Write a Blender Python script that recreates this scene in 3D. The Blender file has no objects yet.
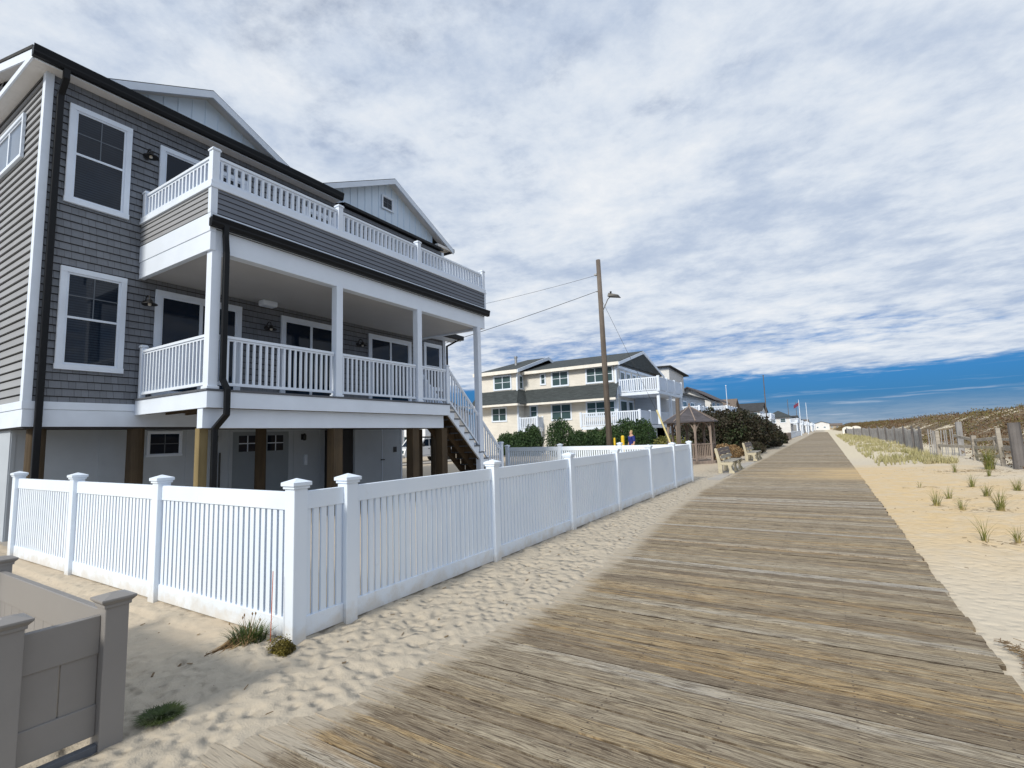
import bpy, math, random
import numpy as np
from mathutils import Vector, Matrix, noise
R = math.radians
scene = bpy.context.scene
COL = scene.collection
rnd = random.Random(7)

# ------------------------------------------------------------------ helpers
class MB:
    """collects faces in world coordinates, built as one mesh object"""
    def __init__(s): s.v = []; s.f = []
    def quad(s, *p):
        n = len(s.v); s.v += [tuple(q) for q in p]; s.f.append(tuple(range(n, n+len(p))))
        return s
    def hexa(s, b, t):
        n = len(s.v); s.v += [tuple(q) for q in b] + [tuple(q) for q in t]
        s.f += [(n+3,n+2,n+1,n), (n+4,n+5,n+6,n+7)] + [(n+i, n+(i+1)%4, n+4+(i+1)%4, n+4+i) for i in range(4)]
        return s
    def box(s, x0, x1, y0, y1, z0, z1):
        if x0 > x1: x0, x1 = x1, x0
        if y0 > y1: y0, y1 = y1, y0
        if z0 > z1: z0, z1 = z1, z0
        return s.hexa([(x0,y0,z0),(x1,y0,z0),(x1,y1,z0),(x0,y1,z0)], [(x0,y0,z1),(x1,y0,z1),(x1,y1,z1),(x0,y1,z1)])
    def bar(s, a, b, w, h, up=(0,0,1)):
        """rectangular bar from a to b, w across, h along up"""
        a = Vector(a); b = Vector(b); d = (b-a).normalized(); u = Vector(up)
        side = d.cross(u).normalized(); u = side.cross(d).normalized()
        def ring(c): return [c-side*w/2-u*h/2, c+side*w/2-u*h/2, c+side*w/2+u*h/2, c-side*w/2+u*h/2]
        n = len(s.v); s.v += [tuple(q) for q in ring(a)+ring(b)]
        s.f += [(n+3,n+2,n+1,n)[::-1], (n+4,n+5,n+6,n+7)[::-1]] + [(n+i, n+4+i, n+4+(i+1)%4, n+(i+1)%4) for i in range(4)]
        return s
    def tube(s, a, b, r0, r1=None, n=12, caps=True):
        if r1 is None: r1 = r0
        a = Vector(a); b = Vector(b); d = (b-a).normalized()
        e = Vector((1,0,0)) if abs(d.x) < .9 else Vector((0,1,0))
        p = d.cross(e).normalized(); q = d.cross(p)
        k = len(s.v)
        for c, r in ((a,r0),(b,r1)):
            for i in range(n):
                t = 2*math.pi*i/n; s.v.append(tuple(c + p*r*math.cos(t) + q*r*math.sin(t)))
        for i in range(n): s.f.append((k+i, k+n+i, k+n+(i+1)%n, k+(i+1)%n))
        if caps: s.f += [tuple(range(k,k+n)), tuple(range(k+2*n-1,k+n-1,-1))]
        return s
    def lathe(s, c, prof, n=16):
        """prof list of (r,z) about vertical axis at c"""
        k = len(s.v); m = len(prof)
        for r, z in prof:
            for i in range(n):
                t = 2*math.pi*i/n; s.v.append((c[0]+r*math.cos(t), c[1]+r*math.sin(t), c[2]+z))
        for j in range(m-1):
            for i in range(n): s.f.append((k+j*n+i, k+j*n+(i+1)%n, k+(j+1)*n+(i+1)%n, k+(j+1)*n+i))
        s.f += [tuple(range(k+n-1,k-1,-1)), tuple(range(k+(m-1)*n, k+m*n))]
        return s
    def ext(s, poly, ax, a, b):
        """extrude a 2d polygon along axis ax ('x': poly is (y,z); 'y': (x,z); 'z': (x,y))"""
        def P(p, t):
            return {'x':(t,p[0],p[1]),'y':(p[0],t,p[1]),'z':(p[0],p[1],t)}[ax]
        n = len(poly); k = len(s.v)
        s.v += [P(p,a) for p in poly] + [P(p,b) for p in poly]
        s.f += [tuple(range(k,k+n)), tuple(range(k+2*n-1,k+n-1,-1))] + [(k+i, k+n+i, k+n+(i+1)%n, k+(i+1)%n) for i in range(n)]
        return s
    def build(s, name, m, parent=None, smooth=False, bevel=0, fix=True, origin=None):
        me = bpy.data.meshes.new(name)
        L = Vector((0,0,0))
        if parent is not None:
            L = Vector(parent['_L']) if '_L' in parent else parent.location.copy()
        elif origin is not None: L = Vector(origin)
        me.from_pydata([(x-L.x, y-L.y, z-L.z) for x,y,z in s.v], [], s.f)
        if fix:
            import bmesh
            bm = bmesh.new(); bm.from_mesh(me); bmesh.ops.recalc_face_normals(bm, faces=bm.faces); bm.to_mesh(me); bm.free()
        me.materials.append(m)
        o = bpy.data.objects.new(name, me); COL.objects.link(o)
        if parent is not None:
            o.parent = parent; PL[o.name] = L
        elif origin is not None: o.location = L
        o['_L'] = tuple(L)
        if smooth:
            for p in me.polygons: p.use_smooth = True
        if bevel:
            md = o.modifiers.new('edge', 'BEVEL'); md.width = bevel; md.segments = 2; md.limit_method = 'ANGLE'; md.angle_limit = R(50)
            md.harden_normals = False
        return o
PL = {}
def thing(name, loc, label, cat, group=None):
    o = bpy.data.objects.new(name, None); COL.objects.link(o); o.location = loc
    o.empty_display_size = .3; o['_L'] = tuple(loc)
    return tag(o, label, cat, group)
def tag(o, label=None, cat=None, group=None, kind=None):
    if label: o['label'] = label
    if cat: o['category'] = cat
    if group: o['group'] = group
    if kind: o['kind'] = kind
    return o
def copy_tree(o, parent=None):
    c = o.copy(); COL.objects.link(c)
    if parent is not None: c.parent = parent
    for ch in list(o.children): copy_tree(ch, c)
    return c

# ------------------------------------------------------------------ materials
def nt(name):
    m = bpy.data.materials.new(name); m.use_nodes = True
    n = m.node_tree; n.nodes.clear()
    out = n.nodes.new('ShaderNodeOutputMaterial'); b = n.nodes.new('ShaderNodeBsdfPrincipled')
    n.links.new(b.outputs[0], out.inputs[0])
    return m, n, b
class G:
    """small node graph helper"""
    def __init__(s, tree): s.t = tree
    def n(s, typ, **kw):
        x = s.t.nodes.new(typ)
        for k, v in kw.items(): setattr(x, k, v)
        return x
    def put(s, sock, v):
        if isinstance(v, bpy.types.NodeSocket): s.t.links.new(v, sock)
        else: sock.default_value = v
    def math(s, op, a, b=0.0, c=None, clamp=False):
        x = s.n('ShaderNodeMath', operation=op, use_clamp=clamp); s.put(x.inputs[0], a); s.put(x.inputs[1], b)
        if c is not None: s.put(x.inputs[2], c)
        return x.outputs[0]
    def mix(s, f, a, b, typ='MIX'):
        x = s.n('ShaderNodeMix', data_type='RGBA', blend_type=typ); s.put(x.inputs[0], f)
        s.put(x.inputs[6], a if isinstance(a, bpy.types.NodeSocket) else (*a[:3],1)); s.put(x.inputs[7], b if isinstance(b, bpy.types.NodeSocket) else (*b[:3],1))
        return x.outputs[2]
    def noise(s, vec, scale, detail=4, rough=.55, dist=0):
        x = s.n('ShaderNodeTexNoise'); s.put(x.inputs['Vector'], vec); x.inputs['Scale'].default_value = scale
        x.inputs['Detail'].default_value = detail; x.inputs['Roughness'].default_value = rough; x.inputs['Distortion'].default_value = dist
        return x.outputs[0]
    def ramp(s, f, stops, interp='LINEAR'):
        x = s.n('ShaderNodeValToRGB'); s.put(x.inputs[0], f); cr = x.color_ramp; cr.interpolation = interp
        while len(cr.elements) < len(stops): cr.elements.new(.5)
        for e, (p, c) in zip(cr.elements, stops):
            e.position = p; e.color = (*c[:3],1) if not isinstance(c, (int,float)) else (c,c,c,1)
        return x.outputs[0]
    def maprange(s, v, a, b, c=0, d=1, smooth=True):
        x = s.n('ShaderNodeMapRange'); x.interpolation_type = 'SMOOTHSTEP' if smooth else 'LINEAR'
        s.put(x.inputs[0], v)
        for i, q in enumerate((a,b,c,d)): s.put(x.inputs[1+i], q)
        return x.outputs[0]
    def obj(s): return s.n('ShaderNodeTexCoord').outputs['Object']
    def scale(s, vec, sc, loc=(0,0,0), rot=(0,0,0)):
        x = s.n('ShaderNodeMapping'); s.put(x.inputs[0], vec); x.inputs['Scale'].default_value = sc; x.inputs['Location'].default_value = loc; x.inputs['Rotation'].default_value = rot
        return x.outputs[0]
    def sep(s, vec):
        x = s.n('ShaderNodeSeparateXYZ'); s.put(x.inputs[0], vec); return x.outputs
    def comb(s, a, b, c):
        x = s.n('ShaderNodeCombineXYZ'); s.put(x.inputs[0], a); s.put(x.inputs[1], b); s.put(x.inputs[2], c); return x.outputs[0]
    def white(s, v):
        x = s.n('ShaderNodeTexWhiteNoise', noise_dimensions='3D'); s.put(x.inputs['Vector'], v); return x.outputs
    def bump(s, b, h, dist=.01, strength=1):
        x = s.n('ShaderNodeBump'); x.inputs['Strength'].default_value = strength; x.inputs['Distance'].default_value = dist
        s.put(x.inputs['Height'], h); s.t.links.new(x.outputs[0], b.inputs['Normal'])

def plain(name, c, rough=.6, var=.12, scale=3., bump=0., metal=0., spec=.5, bscale=None):
    m, t, b = nt(name); g = G(t)
    v = g.obj(); n = g.noise(v, scale, 6, .6)
    n2 = g.maprange(n, .3, .7, 1-var, 1+var*.6, False)
    col = g.mix(1.0, c, g.comb(n2,n2,n2), 'MULTIPLY')
    t.links.new(col, b.inputs['Base Color'])
    b.inputs['Metallic'].default_value = metal; b.inputs['Specular IOR Level'].default_value = spec
    g.put(b.inputs['Roughness'], g.maprange(n, .3, .7, rough*.85, min(1, rough*1.12), False))
    if bump: g.bump(b, g.noise(v, bscale or scale*6, 5, .6), bump)
    return m

def m_glass(name, c=(.004,.009,.019), rough=.04):
    m, t, b = nt(name); g = G(t)
    v = g.obj(); n = g.noise(v, 1.3, 3)
    t.links.new(g.mix(n, c, tuple(x*1.8 for x in c)), b.inputs['Base Color'])
    b.inputs['Roughness'].default_value = rough; b.inputs['IOR'].default_value = 1.33
    g.bump(b, g.noise(v, .9, 2), .01, .3)
    return m
def m_siding(name, c, axis='y', course=.145, width=.16, shakes=True):
    m, t, b = nt(name); g = G(t)
    x, y, z = g.sep(g.obj()); u = y if axis == 'y' else x
    row = g.math('FLOOR', g.math('DIVIDE', z, course))
    shift = g.white(g.comb(row, 3.1, 0))[0]
    if shakes:
        uu = g.math('ADD', g.math('DIVIDE', u, width), g.math('MULTIPLY', shift, 7.3))
        w1 = g.math('MULTIPLY', g.math('SINE', g.math('MULTIPLY', uu, 2.1)), .18)
        uu = g.math('ADD', uu, w1)
        idx = g.math('FLOOR', uu); fr = g.math('FRACT', uu)
        val = g.white(g.comb(idx, row, 1.7))[0]
        joint = g.math('MAXIMUM', g.math('LESS_THAN', fr, .045), g.math('GREATER_THAN', fr, .97))
        grain = g.noise(g.comb(g.math('MULTIPLY', x, 60), g.math('MULTIPLY', y, 60), g.math('MULTIPLY', z, 5)), 1, 3)
        k = g.math('ADD', g.math('MULTIPLY', val, .20), g.math('MULTIPLY', grain, .30))
        k = g.math('ADD', k, .74)
        k = g.math('MULTIPLY', k, g.math('SUBTRACT', 1, g.math('MULTIPLY', joint, .38)))
        h = g.math('SUBTRACT', g.math('MULTIPLY', grain, .6), joint)
    else:
        grain = g.noise(g.comb(g.math('MULTIPLY', x, 4), g.math('MULTIPLY', y, 4), g.math('MULTIPLY', z, 70)), 1, 4)
        val = g.white(g.comb(g.math('FLOOR', g.math('ADD', g.math('DIVIDE', u, 3.6), g.math('MULTIPLY', shift, 9))), row, 2))[0]
        k = g.math('ADD', g.math('ADD', g.math('MULTIPLY', val, .10), g.math('MULTIPLY', grain, .12)), .88)
        h = grain
    big = g.noise(g.obj(), .7, 3)
    k = g.math('MULTIPLY', k, g.maprange(big, .3, .7, .93, 1.07, False))
    t.links.new(g.mix(1., c, g.comb(k,k,k), 'MULTIPLY'), b.inputs['Base Color'])
    b.inputs['Roughness'].default_value = .72
    g.bump(b, h, .004, .7)
    return m
def m_lap(name, c, course=.12, dark=.45):
    """lap siding far away: the shadow of each lap painted as a dark line"""
    m, t, b = nt(name); g = G(t)
    x, y, z = g.sep(g.obj()); fr = g.math('FRACT', g.math('DIVIDE', z, course))
    lap_shade = g.math('LESS_THAN', fr, .14)  # lower strip of each course, darkened as the painted lap shadow
    n = g.noise(g.obj(), 1.2, 5)
    k = g.math('MULTIPLY', g.maprange(n, .3, .7, .92, 1.05, False), g.math('SUBTRACT', 1, g.math('MULTIPLY', lap_shade, 1-dark*1.6)))
    t.links.new(g.mix(1., c, g.comb(k,k,k), 'MULTIPLY'), b.inputs['Base Color']); b.inputs['Roughness'].default_value = .7
    g.bump(b, fr, .012, .6)
    return m
def m_batten(name, c):
    m, t, b = nt(name); g = G(t); n = g.noise(g.obj(), 2.5, 5)
    t.links.new(g.mix(n, tuple(x*.9 for x in c), c), b.inputs['Base Color']); b.inputs['Roughness'].default_value = .55
    return m
def m_shingle(name, c):
    m, t, b = nt(name); g = G(t); v = g.obj()
    x, y, z = g.sep(v)
    row = g.math('FLOOR', g.math('MULTIPLY', z, 18)); w = g.white(g.comb(g.math('FLOOR', g.math('MULTIPLY', g.math('ADD', x, y), 3)), row, 0))[0]
    n = g.noise(v, 30, 4)
    k = g.math('ADD', g.math('MULTIPLY', w, .45), g.math('MULTIPLY', n, .5)); k = g.math('ADD', k, .5)
    t.links.new(g.mix(1., c, g.comb(k,k,k), 'MULTIPLY'), b.inputs['Base Color']); b.inputs['Roughness'].default_value = .9
    g.bump(b, n, .02)
    return m
def m_wood(name, c1, c2, axis='z', rough=.8, sc=14, knots=True):
    m, t, b = nt(name); g = G(t); v = g.obj()
    s = {'z':(1,1,.06),'x':(.06,1,1),'y':(1,.06,1)}[axis]
    n = g.noise(g.scale(v, s), sc, 6, .65, .6); n2 = g.noise(v, 1.6, 3)
    f = g.math('ADD', g.math('MULTIPLY', n, .75), g.math('MULTIPLY', n2, .4)); 
    t.links.new(g.ramp(f, [(.32, c1), (.75, c2)]), b.inputs['Base Color'])
    b.inputs['Roughness'].default_value = rough; g.bump(b, n, .006, .8)
    return m
def m_leaf(name, cols, scale=1.2, rough=.6, vs=6):
    m, t, b = nt(name); g = G(t); v = g.obj()
    n = g.noise(v, scale, 4, .6); w = g.noise(v, vs, 2)
    f = g.math('ADD', g.math('MULTIPLY', n, .7), g.math('MULTIPLY', w, .4))
    k = len(cols); t.links.new(g.ramp(f, [(.33+.38*i/(k-1), c) for i, c in enumerate(cols)]), b.inputs['Base Color'])
    b.inputs['Roughness'].default_value = rough
    b.inputs['Specular IOR Level'].default_value = .25
    b.inputs['Subsurface Weight'].default_value = 0
    return m

M = {}
M['white'] = plain('white_vinyl', (.70,.78,.90), .38, .05, 1.5)
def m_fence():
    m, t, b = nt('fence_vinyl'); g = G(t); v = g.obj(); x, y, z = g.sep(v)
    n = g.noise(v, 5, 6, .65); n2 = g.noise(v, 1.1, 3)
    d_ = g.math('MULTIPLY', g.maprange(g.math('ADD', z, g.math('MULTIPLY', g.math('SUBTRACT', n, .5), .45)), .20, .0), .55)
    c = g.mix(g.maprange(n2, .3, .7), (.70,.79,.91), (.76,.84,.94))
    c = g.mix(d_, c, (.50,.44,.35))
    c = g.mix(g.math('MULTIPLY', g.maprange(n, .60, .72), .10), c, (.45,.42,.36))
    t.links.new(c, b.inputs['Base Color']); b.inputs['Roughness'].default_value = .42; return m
M['fence'] = m_fence()
M['trim'] = plain('white_trim_paint', (.68,.76,.88), .5, .07, 2)
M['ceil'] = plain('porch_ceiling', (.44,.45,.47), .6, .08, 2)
M['soffit'] = plain('vented_soffit', (.66,.66,.67), .6, .08, 4)
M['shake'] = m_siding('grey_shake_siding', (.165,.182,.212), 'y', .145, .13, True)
M['lapx'] = m_siding('grey_lap_siding_sunlit', (.265,.28,.305), 'x', .155, .2, False)  # sunlight put into the colour: lighter copy of the siding for south faces
M['lapy'] = m_siding('grey_lap_siding_shaded', (.155,.175,.215), 'y', .155, .2, False)  # same siding with shade in the colour: darker, bluer copy for the front
M['core'] = plain('wall_core', (.02,.02,.023), .8)  # near black, so the siding slots read as lap shadows
M['glass'] = m_glass('dark_window_glass')
M['glass2'] = m_glass('far_window_glass', (.035,.06,.065), .08)
def m_blind():
    m, t, b = nt('glass_over_blinds'); g = G(t); v = g.obj(); x, y, z = g.sep(v)
    fr = g.math('FRACT', g.math('DIVIDE', z, .05)); k = g.maprange(fr, .25, .5)
    k = g.math('MULTIPLY', k, g.maprange(g.noise(v, 1.4, 3), .35, .6, .4, 1))
    t.links.new(g.mix(k, (.004,.009,.019), (.017,.026,.042)), b.inputs['Base Color']); b.inputs['Roughness'].default_value = .04; b.inputs['IOR'].default_value = 1.38
    g.bump(b, g.noise(v, .9, 2), .01, .3); return m
M['blind'] = m_blind()
M['black'] = plain('black_aluminium', (.004,.005,.007), .45, .2, 4, spec=.25)
M['muntin'] = plain('grey_muntin', (.10,.12,.15), .5)
M['blackm'] = plain('black_matt_metal', (.015,.015,.016), .5, .2, 9)
M['roof'] = m_shingle('dark_roof_shingle', (.035,.037,.04))
M['roofg'] = m_shingle('slate_green_roof_shingle', (.042,.052,.056))
M['roofb'] = m_shingle('brown_roof_shingle', (.15,.12,.10))
M['cedar'] = m_shingle('weathered_cedar_roof', (.075,.07,.08))
M['pile'] = m_wood('treated_timber', (.022,.016,.010), (.090,.062,.033), 'z', .85, 9)
M['pile2'] = m_wood('yellow_timber', (.12,.085,.035), (.27,.21,.10), 'z', .85, 9)
M['stair'] = m_wood('brown_stair_timber', (.03,.02,.013), (.13,.085,.045), 'y', .85, 9)
M['tread'] = plain('grey_deck_board', (.10,.11,.13), .7, .2, 8)
M['ground_wall'] = plain('grey_white_panel', (.42,.47,.53), .6, .07, 2)
M['door'] = plain('grey_door_paint', (.22,.26,.30), .5, .07, 2)
M['clay'] = plain('clay_vinyl', (.235,.228,.225), .42, .06, 3)
M['batten'] = m_batten('white_batten_board', (.66,.79,.94))
M['cream'] = m_lap('cream_lap_siding', (.72,.70,.65), .13)
M['creamt'] = plain('cream_trim', (.75,.73,.68), .6)
M['bluewall'] = m_lap('pale_blue_lap_siding', (.42,.47,.54), .14)
M['whitewall'] = m_lap('white_lap_siding', (.68,.69,.70), .15)
M['greywall'] = m_lap('grey_lap_siding_far', (.26,.27,.28), .15)
M['tanwall'] = m_lap('tan_lap_siding', (.40,.34,.26), .15)
M['pole'] = m_wood('weathered_pole', (.05,.04,.035), (.17,.145,.125), 'z', .9, 7)
M['gazebo'] = m_wood('grey_pink_timber', (.13,.10,.085), (.33,.27,.235), 'z', .85, 8)
M['slat'] = m_wood('grey_fence_slat', (.13,.13,.135), (.36,.36,.37), 'z', .9, 12)
M['postdk'] = m_wood('dark_fence_post', (.045,.042,.045), (.17,.16,.16), 'z', .9, 9)
M['rail'] = m_wood('silver_rail_wood', (.18,.16,.14), (.42,.39,.34), 'x', .9, 9)
M['benchleg'] = plain('cream_bench_frame', (.47,.43,.32), .7, .2, 6, .004)
M['benchslat'] = m_wood('dark_bench_slat', (.045,.035,.035), (.15,.125,.12), 'y', .7, 12)
M['benchseat'] = m_wood('grey_bench_slat', (.16,.15,.13), (.36,.34,.29), 'y', .7, 12)
M['yellow'] = plain('yellow_plastic', (.72,.50,.03), .45, .15, 3)
M['paleyellow'] = plain('faded_yellow_plastic', (.62,.54,.27), .5, .1, 3)
M['wire'] = plain('wire', (.02,.02,.022), .6)
M['steel'] = plain('galvanised_steel', (.35,.36,.37), .4, .15, 5, metal=.7)
M['asphalt'] = plain('asphalt', (.055,.055,.058), .9, .2, 1.5, .01)
M['concrete'] = plain('concrete', (.36,.34,.31), .85, .12, 1.2, .004)
M['truckw'] = plain('white_car_paint', (.72,.74,.77), .25, .04, 1)
M['tyre'] = plain('tyre_rubber', (.015,.015,.015), .85)
M['skin'] = plain('skin', (.50,.30,.21), .6, .08, 8)
M['hair'] = plain('blond_hair', (.42,.30,.16), .8, .3, 20)
M['shirt'] = plain('blue_shirt', (.012,.025,.20), .8, .2, 6)
M['pants'] = plain('dark_trousers', (.03,.03,.035), .85, .2, 6)
M['stake'] = plain('orange_stake', (.55,.13,.06), .5)
M['red'] = plain('red_cloth', (.16,.03,.07), .8)

def m_sand():
    m, t, b = nt('beach_sand'); g = G(t); v = g.obj(); x, y, z = g.sep(v)
    n1 = g.noise(v, .45, 5, .6); n2 = g.noise(v, 7, 6, .65); n3 = g.noise(v, 90, 3, .7)
    # orange tinted sand along the right of the walk, greyer towards the house
    warm = g.maprange(x, -1.0, 1.2); 
    mid = g.math('MULTIPLY', g.maprange(y, 5.5, 11), g.maprange(y, 27, 23))
    mid = g.math('MULTIPLY', mid, g.maprange(g.math('ADD', g.math('MULTIPLY', g.math('SUBTRACT', n1, .5), 7), x), 6.0, 1.8))
    w = g.math('MULTIPLY', warm, mid); 
    yard = g.math('MULTIPLY', g.maprange(x, -3.9, -4.6), g.maprange(g.noise(v, .9, 3), .3, .6, .5, 1))
    base = g.mix(warm, (.43,.385,.315), (.53,.475,.385))
    base = g.mix(yard, base, (.46,.395,.31))
    col = g.mix(g.math('MULTIPLY', w, g.maprange(g.noise(v, 2.2, 5, .65), .35, .6, .55, 1)), base, (.56,.43,.255))
    far = g.maprange(y, 27, 34)
    col = g.mix(g.math('MULTIPLY', far, warm), col, (.58,.52,.40))
    k = g.math('ADD', g.math('MULTIPLY', g.math('SUBTRACT', n2, .5), .28), 1)
    k = g.math('ADD', k, g.math('MULTIPLY', g.math('SUBTRACT', n3, .5), .22))
    col = g.mix(1., col, g.comb(k,k,k), 'MULTIPLY')
    dn = g.noise(v, .30, 4, .6); dm = g.math('MULTIPLY', g.maprange(g.math('ADD', x, g.math('MULTIPLY', g.math('SUBTRACT', n2, .5), 3)), 5.6, 6.8), g.maprange(dn, .36, .46))
    dm = g.math('MULTIPLY', dm, g.maprange(n2, .34, .48, .35, 1))
    col = g.mix(dm, col, g.ramp(g.noise(v, 1.3, 4, .6), [(.35,(.06,.05,.025)),(.5,(.125,.085,.05)),(.62,(.17,.12,.07)),(.75,(.14,.14,.06))]))
    # specks of broken shell and wrack
    vo = g.n('ShaderNodeTexVoronoi'); g.put(vo.inputs['Vector'], v); vo.inputs['Scale'].default_value = 16
    sp = g.math('LESS_THAN', vo.outputs['Distance'], .085)
    r = g.sep(vo.outputs['Color'])[0]
    sp = g.math('MULTIPLY', sp, g.math('GREATER_THAN', r, .80))
    col = g.mix(g.math('MULTIPLY', sp, .75), col, (.12,.085,.055))
    # street side: dirt / gravel far left, scrub tone on the dune
    t.links.new(col, b.inputs['Base Color']); b.inputs['Roughness'].default_value = .95; b.inputs['Specular IOR Level'].default_value = .15
    vb = g.n('ShaderNodeTexVoronoi', feature='SMOOTH_F1'); g.put(vb.inputs['Vector'], g.mix(.12, v, g.n('ShaderNodeTexNoise').outputs[1], 'ADD')); vb.inputs['Scale'].default_value = 11
    h = g.math('ADD', g.math('ADD', g.math('MULTIPLY', g.maprange(vb.outputs[0], .0, .6), .55), g.math('MULTIPLY', g.noise(v, 6, 3, .5), .5)), g.math('MULTIPLY', n3, .10))
    amp = g.math('ADD', g.math('MULTIPLY', g.math('MULTIPLY', g.math('SUBTRACT', 1, yard), g.math('SUBTRACT', 1, g.math('MULTIPLY', warm, .72))), .85), .15)
    g.bump(b, g.math('MULTIPLY', h, amp), .06, 1.0)
    return m
M['sand'] = m_sand()

PITCH = .145
def m_planks():
    m, t, b = nt('weathered_boards'); g = G(t); v = g.obj(); x, y, z = g.sep(v)
    idx = g.math('FLOOR', g.math('DIVIDE', y, PITCH)); fr = g.math('FRACT', g.math('DIVIDE', y, PITCH))
    w = g.white(g.comb(idx, 5.3, 0)); r1 = w[0]
    r2, r3, r4 = g.sep(w[1])
    xo = g.math('ADD', x, g.math('MULTIPLY', r2, 37))
    v1 = g.comb(g.math('MULTIPLY', xo, .55), g.math('MULTIPLY', y, 9), r3)
    patch = g.noise(v1, 1, 4, .6)                      # patches of other tone along the board
    # ring-like grain, disturbed by knots
    dist = g.noise(g.comb(g.math('MULTIPLY', xo, 1.3), g.math('MULTIPLY', y, 5), r4), 1, 3, .5)
    yy = g.math('ADD', g.math('MULTIPLY', y, 36), g.math('MULTIPLY', dist, 7))
    grain = g.noise(g.comb(g.math('MULTIPLY', xo, 1.1), yy, 0), 2.0, 5, .7)
    fine = g.noise(g.comb(g.math('MULTIPLY', xo, 5), g.math('MULTIPLY', y, 260), 0), 1, 3, .6)
    f = g.math('ADD', g.math('MULTIPLY', r1, .60), g.math('MULTIPLY', patch, .62))
    c = g.ramp(f, [(.24,(.165,.132,.096)),(.42,(.28,.228,.158)),(.54,(.38,.308,.200)),(.62,(.28,.238,.178)),(.74,(.39,.335,.245)),(.90,(.43,.405,.36))])
    warm = g.math('MULTIPLY', g.math('GREATER_THAN', r4, .72), g.maprange(patch, .46, .6))
    c = g.mix(g.math('MULTIPLY', warm, .5), c, (.42,.27,.10))
    g2 = g.noise(g.comb(g.math('MULTIPLY', xo, 2.6), g.math('ADD', g.math('MULTIPLY', y, 62), g.math('MULTIPLY', dist, 5)), 4), 2.0, 6, .75)
    c = g.mix(g.math('MULTIPLY', g.maprange(g2, .53, .40), .85), c, (.095,.066,.040))
    c = g.mix(g.math('MULTIPLY', g.maprange(grain, .50, .38), .70), c, (.07,.048,.031))
    c = g.mix(g.math('MULTIPLY', g.maprange(g2, .56, .66), .75), c, (.56,.49,.36))
    c = g.mix(g.math('MULTIPLY', g.maprange(fine, .54, .68), .45), c, (.52,.46,.34))
    ck = g.noise(g.comb(g.math('MULTIPLY', xo, 3.5), g.math('ADD', g.math('MULTIPLY', y, 110), g.math('MULTIPLY', dist, 4)), 9), 1.0, 4, .6)
    c = g.mix(g.math('MULTIPLY', g.maprange(ck, .38, .33), .9), c, (.035,.024,.017))
    jn = g.maprange(g.math('ABSOLUTE', g.math('SUBTRACT', fr, .5)), .452, .485)
    jm = g.noise(g.comb(g.math('MULTIPLY', x, 2.2), idx, 0), 1, 3)
    c = g.mix(g.math('MULTIPLY', jn, g.maprange(jm, .53, .60, .92, .0)), c, (.03,.022,.016))
    c = g.mix(g.math('MULTIPLY', jn, g.maprange(jm, .60, .66, .0, .8)), c, (.56,.50,.38))
    # knots
    vo = g.n('ShaderNodeTexVoronoi'); g.put(vo.inputs['Vector'], g.comb(g.math('MULTIPLY', xo, 2.4), g.math('MULTIPLY', y, 6.897), 0)); vo.inputs['Scale'].default_value = 1
    kn = g.math('MULTIPLY', g.maprange(vo.outputs['Distance'], .16, .06), g.math('GREATER_THAN', g.sep(vo.outputs['Color'])[1], .78))
    c = g.mix(g.math('MULTIPLY', kn, .75), c, (.09,.055,.035))
    # screw heads near the joists
    jx = g.math('ABSOLUTE', g.math('SUBTRACT', g.math('FRACT', g.math('ADD', g.math('DIVIDE', x, .64), .47)), .5))
    sf = g.math('ABSOLUTE', g.math('SUBTRACT', g.math('ABSOLUTE', g.math('SUBTRACT', fr, .5)), .27))
    sd = g.math('SQRT', g.math('ADD', g.math('POWER', g.math('MULTIPLY', jx, .64), 2), g.math('POWER', g.math('MULTIPLY', sf, PITCH), 2)))
    c = g.mix(g.math('MULTIPLY', g.math('LESS_THAN', sd, .0065), .8), c, (.06,.045,.04))
    # sand caught on the boards: streaks near the left edge, along the joints, and the blown band further up
    sn = g.noise(g.comb(g.math('MULTIPLY', x, 1.6), g.math('MULTIPLY', y, 14), 0), 1, 5, .65)
    le = g.math('MULTIPLY', g.sep(g.ramp(g.math('DIVIDE', y, 20), [(.0,(.93,)*3),(.11,(.86,)*3),(.225,(.773,)*3),(.35,(.817,)*3),(.5,(.917,)*3),(.725,(1.0,)*3)]))[0], -3.0)
    edge = g.maprange(g.math('SUBTRACT', x, le), -.35, .60, .66, .0)
    joint = g.maprange(g.math('ABSOLUTE', g.math('SUBTRACT', fr, .5)), .455, .5)
    sn2 = g.noise(g.comb(g.math('MULTIPLY', x, 5), g.math('MULTIPLY', y, 9), 0), 1, 5, .7)
    sand = g.maprange(g.math('ADD', g.math('ADD', edge, g.math('MULTIPLY', joint, .24)), g.math('ADD', g.math('MULTIPLY', sn, .45), g.math('MULTIPLY', sn2, .40))), .70, .92)
    band = g.math('MULTIPLY', g.maprange(y, 17.6, 19.3), g.maprange(y, 25.0, 22.4))
    bn = g.noise(g.comb(g.math('MULTIPLY', x, .7), g.math('MULTIPLY', y, 3), 0), 1, 4, .6)
    band = g.math('MULTIPLY', band, g.maprange(g.math('ADD', g.math('MULTIPLY', g.math('ADD', x, 3), .1), bn), .5, .95, .0, .85))
    c = g.mix(g.math('MULTIPLY', sand, .85), c, (.44,.39,.315))
    c = g.mix(band, c, (.50,.37,.20))
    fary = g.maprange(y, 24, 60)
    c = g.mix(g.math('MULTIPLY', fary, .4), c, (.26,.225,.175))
    t.links.new(c, b.inputs['Base Color'])
    g.put(b.inputs['Roughness'], g.maprange(grain, .3, .7, .9, .7, False)); b.inputs['Specular IOR Level'].default_value = .3
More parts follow.
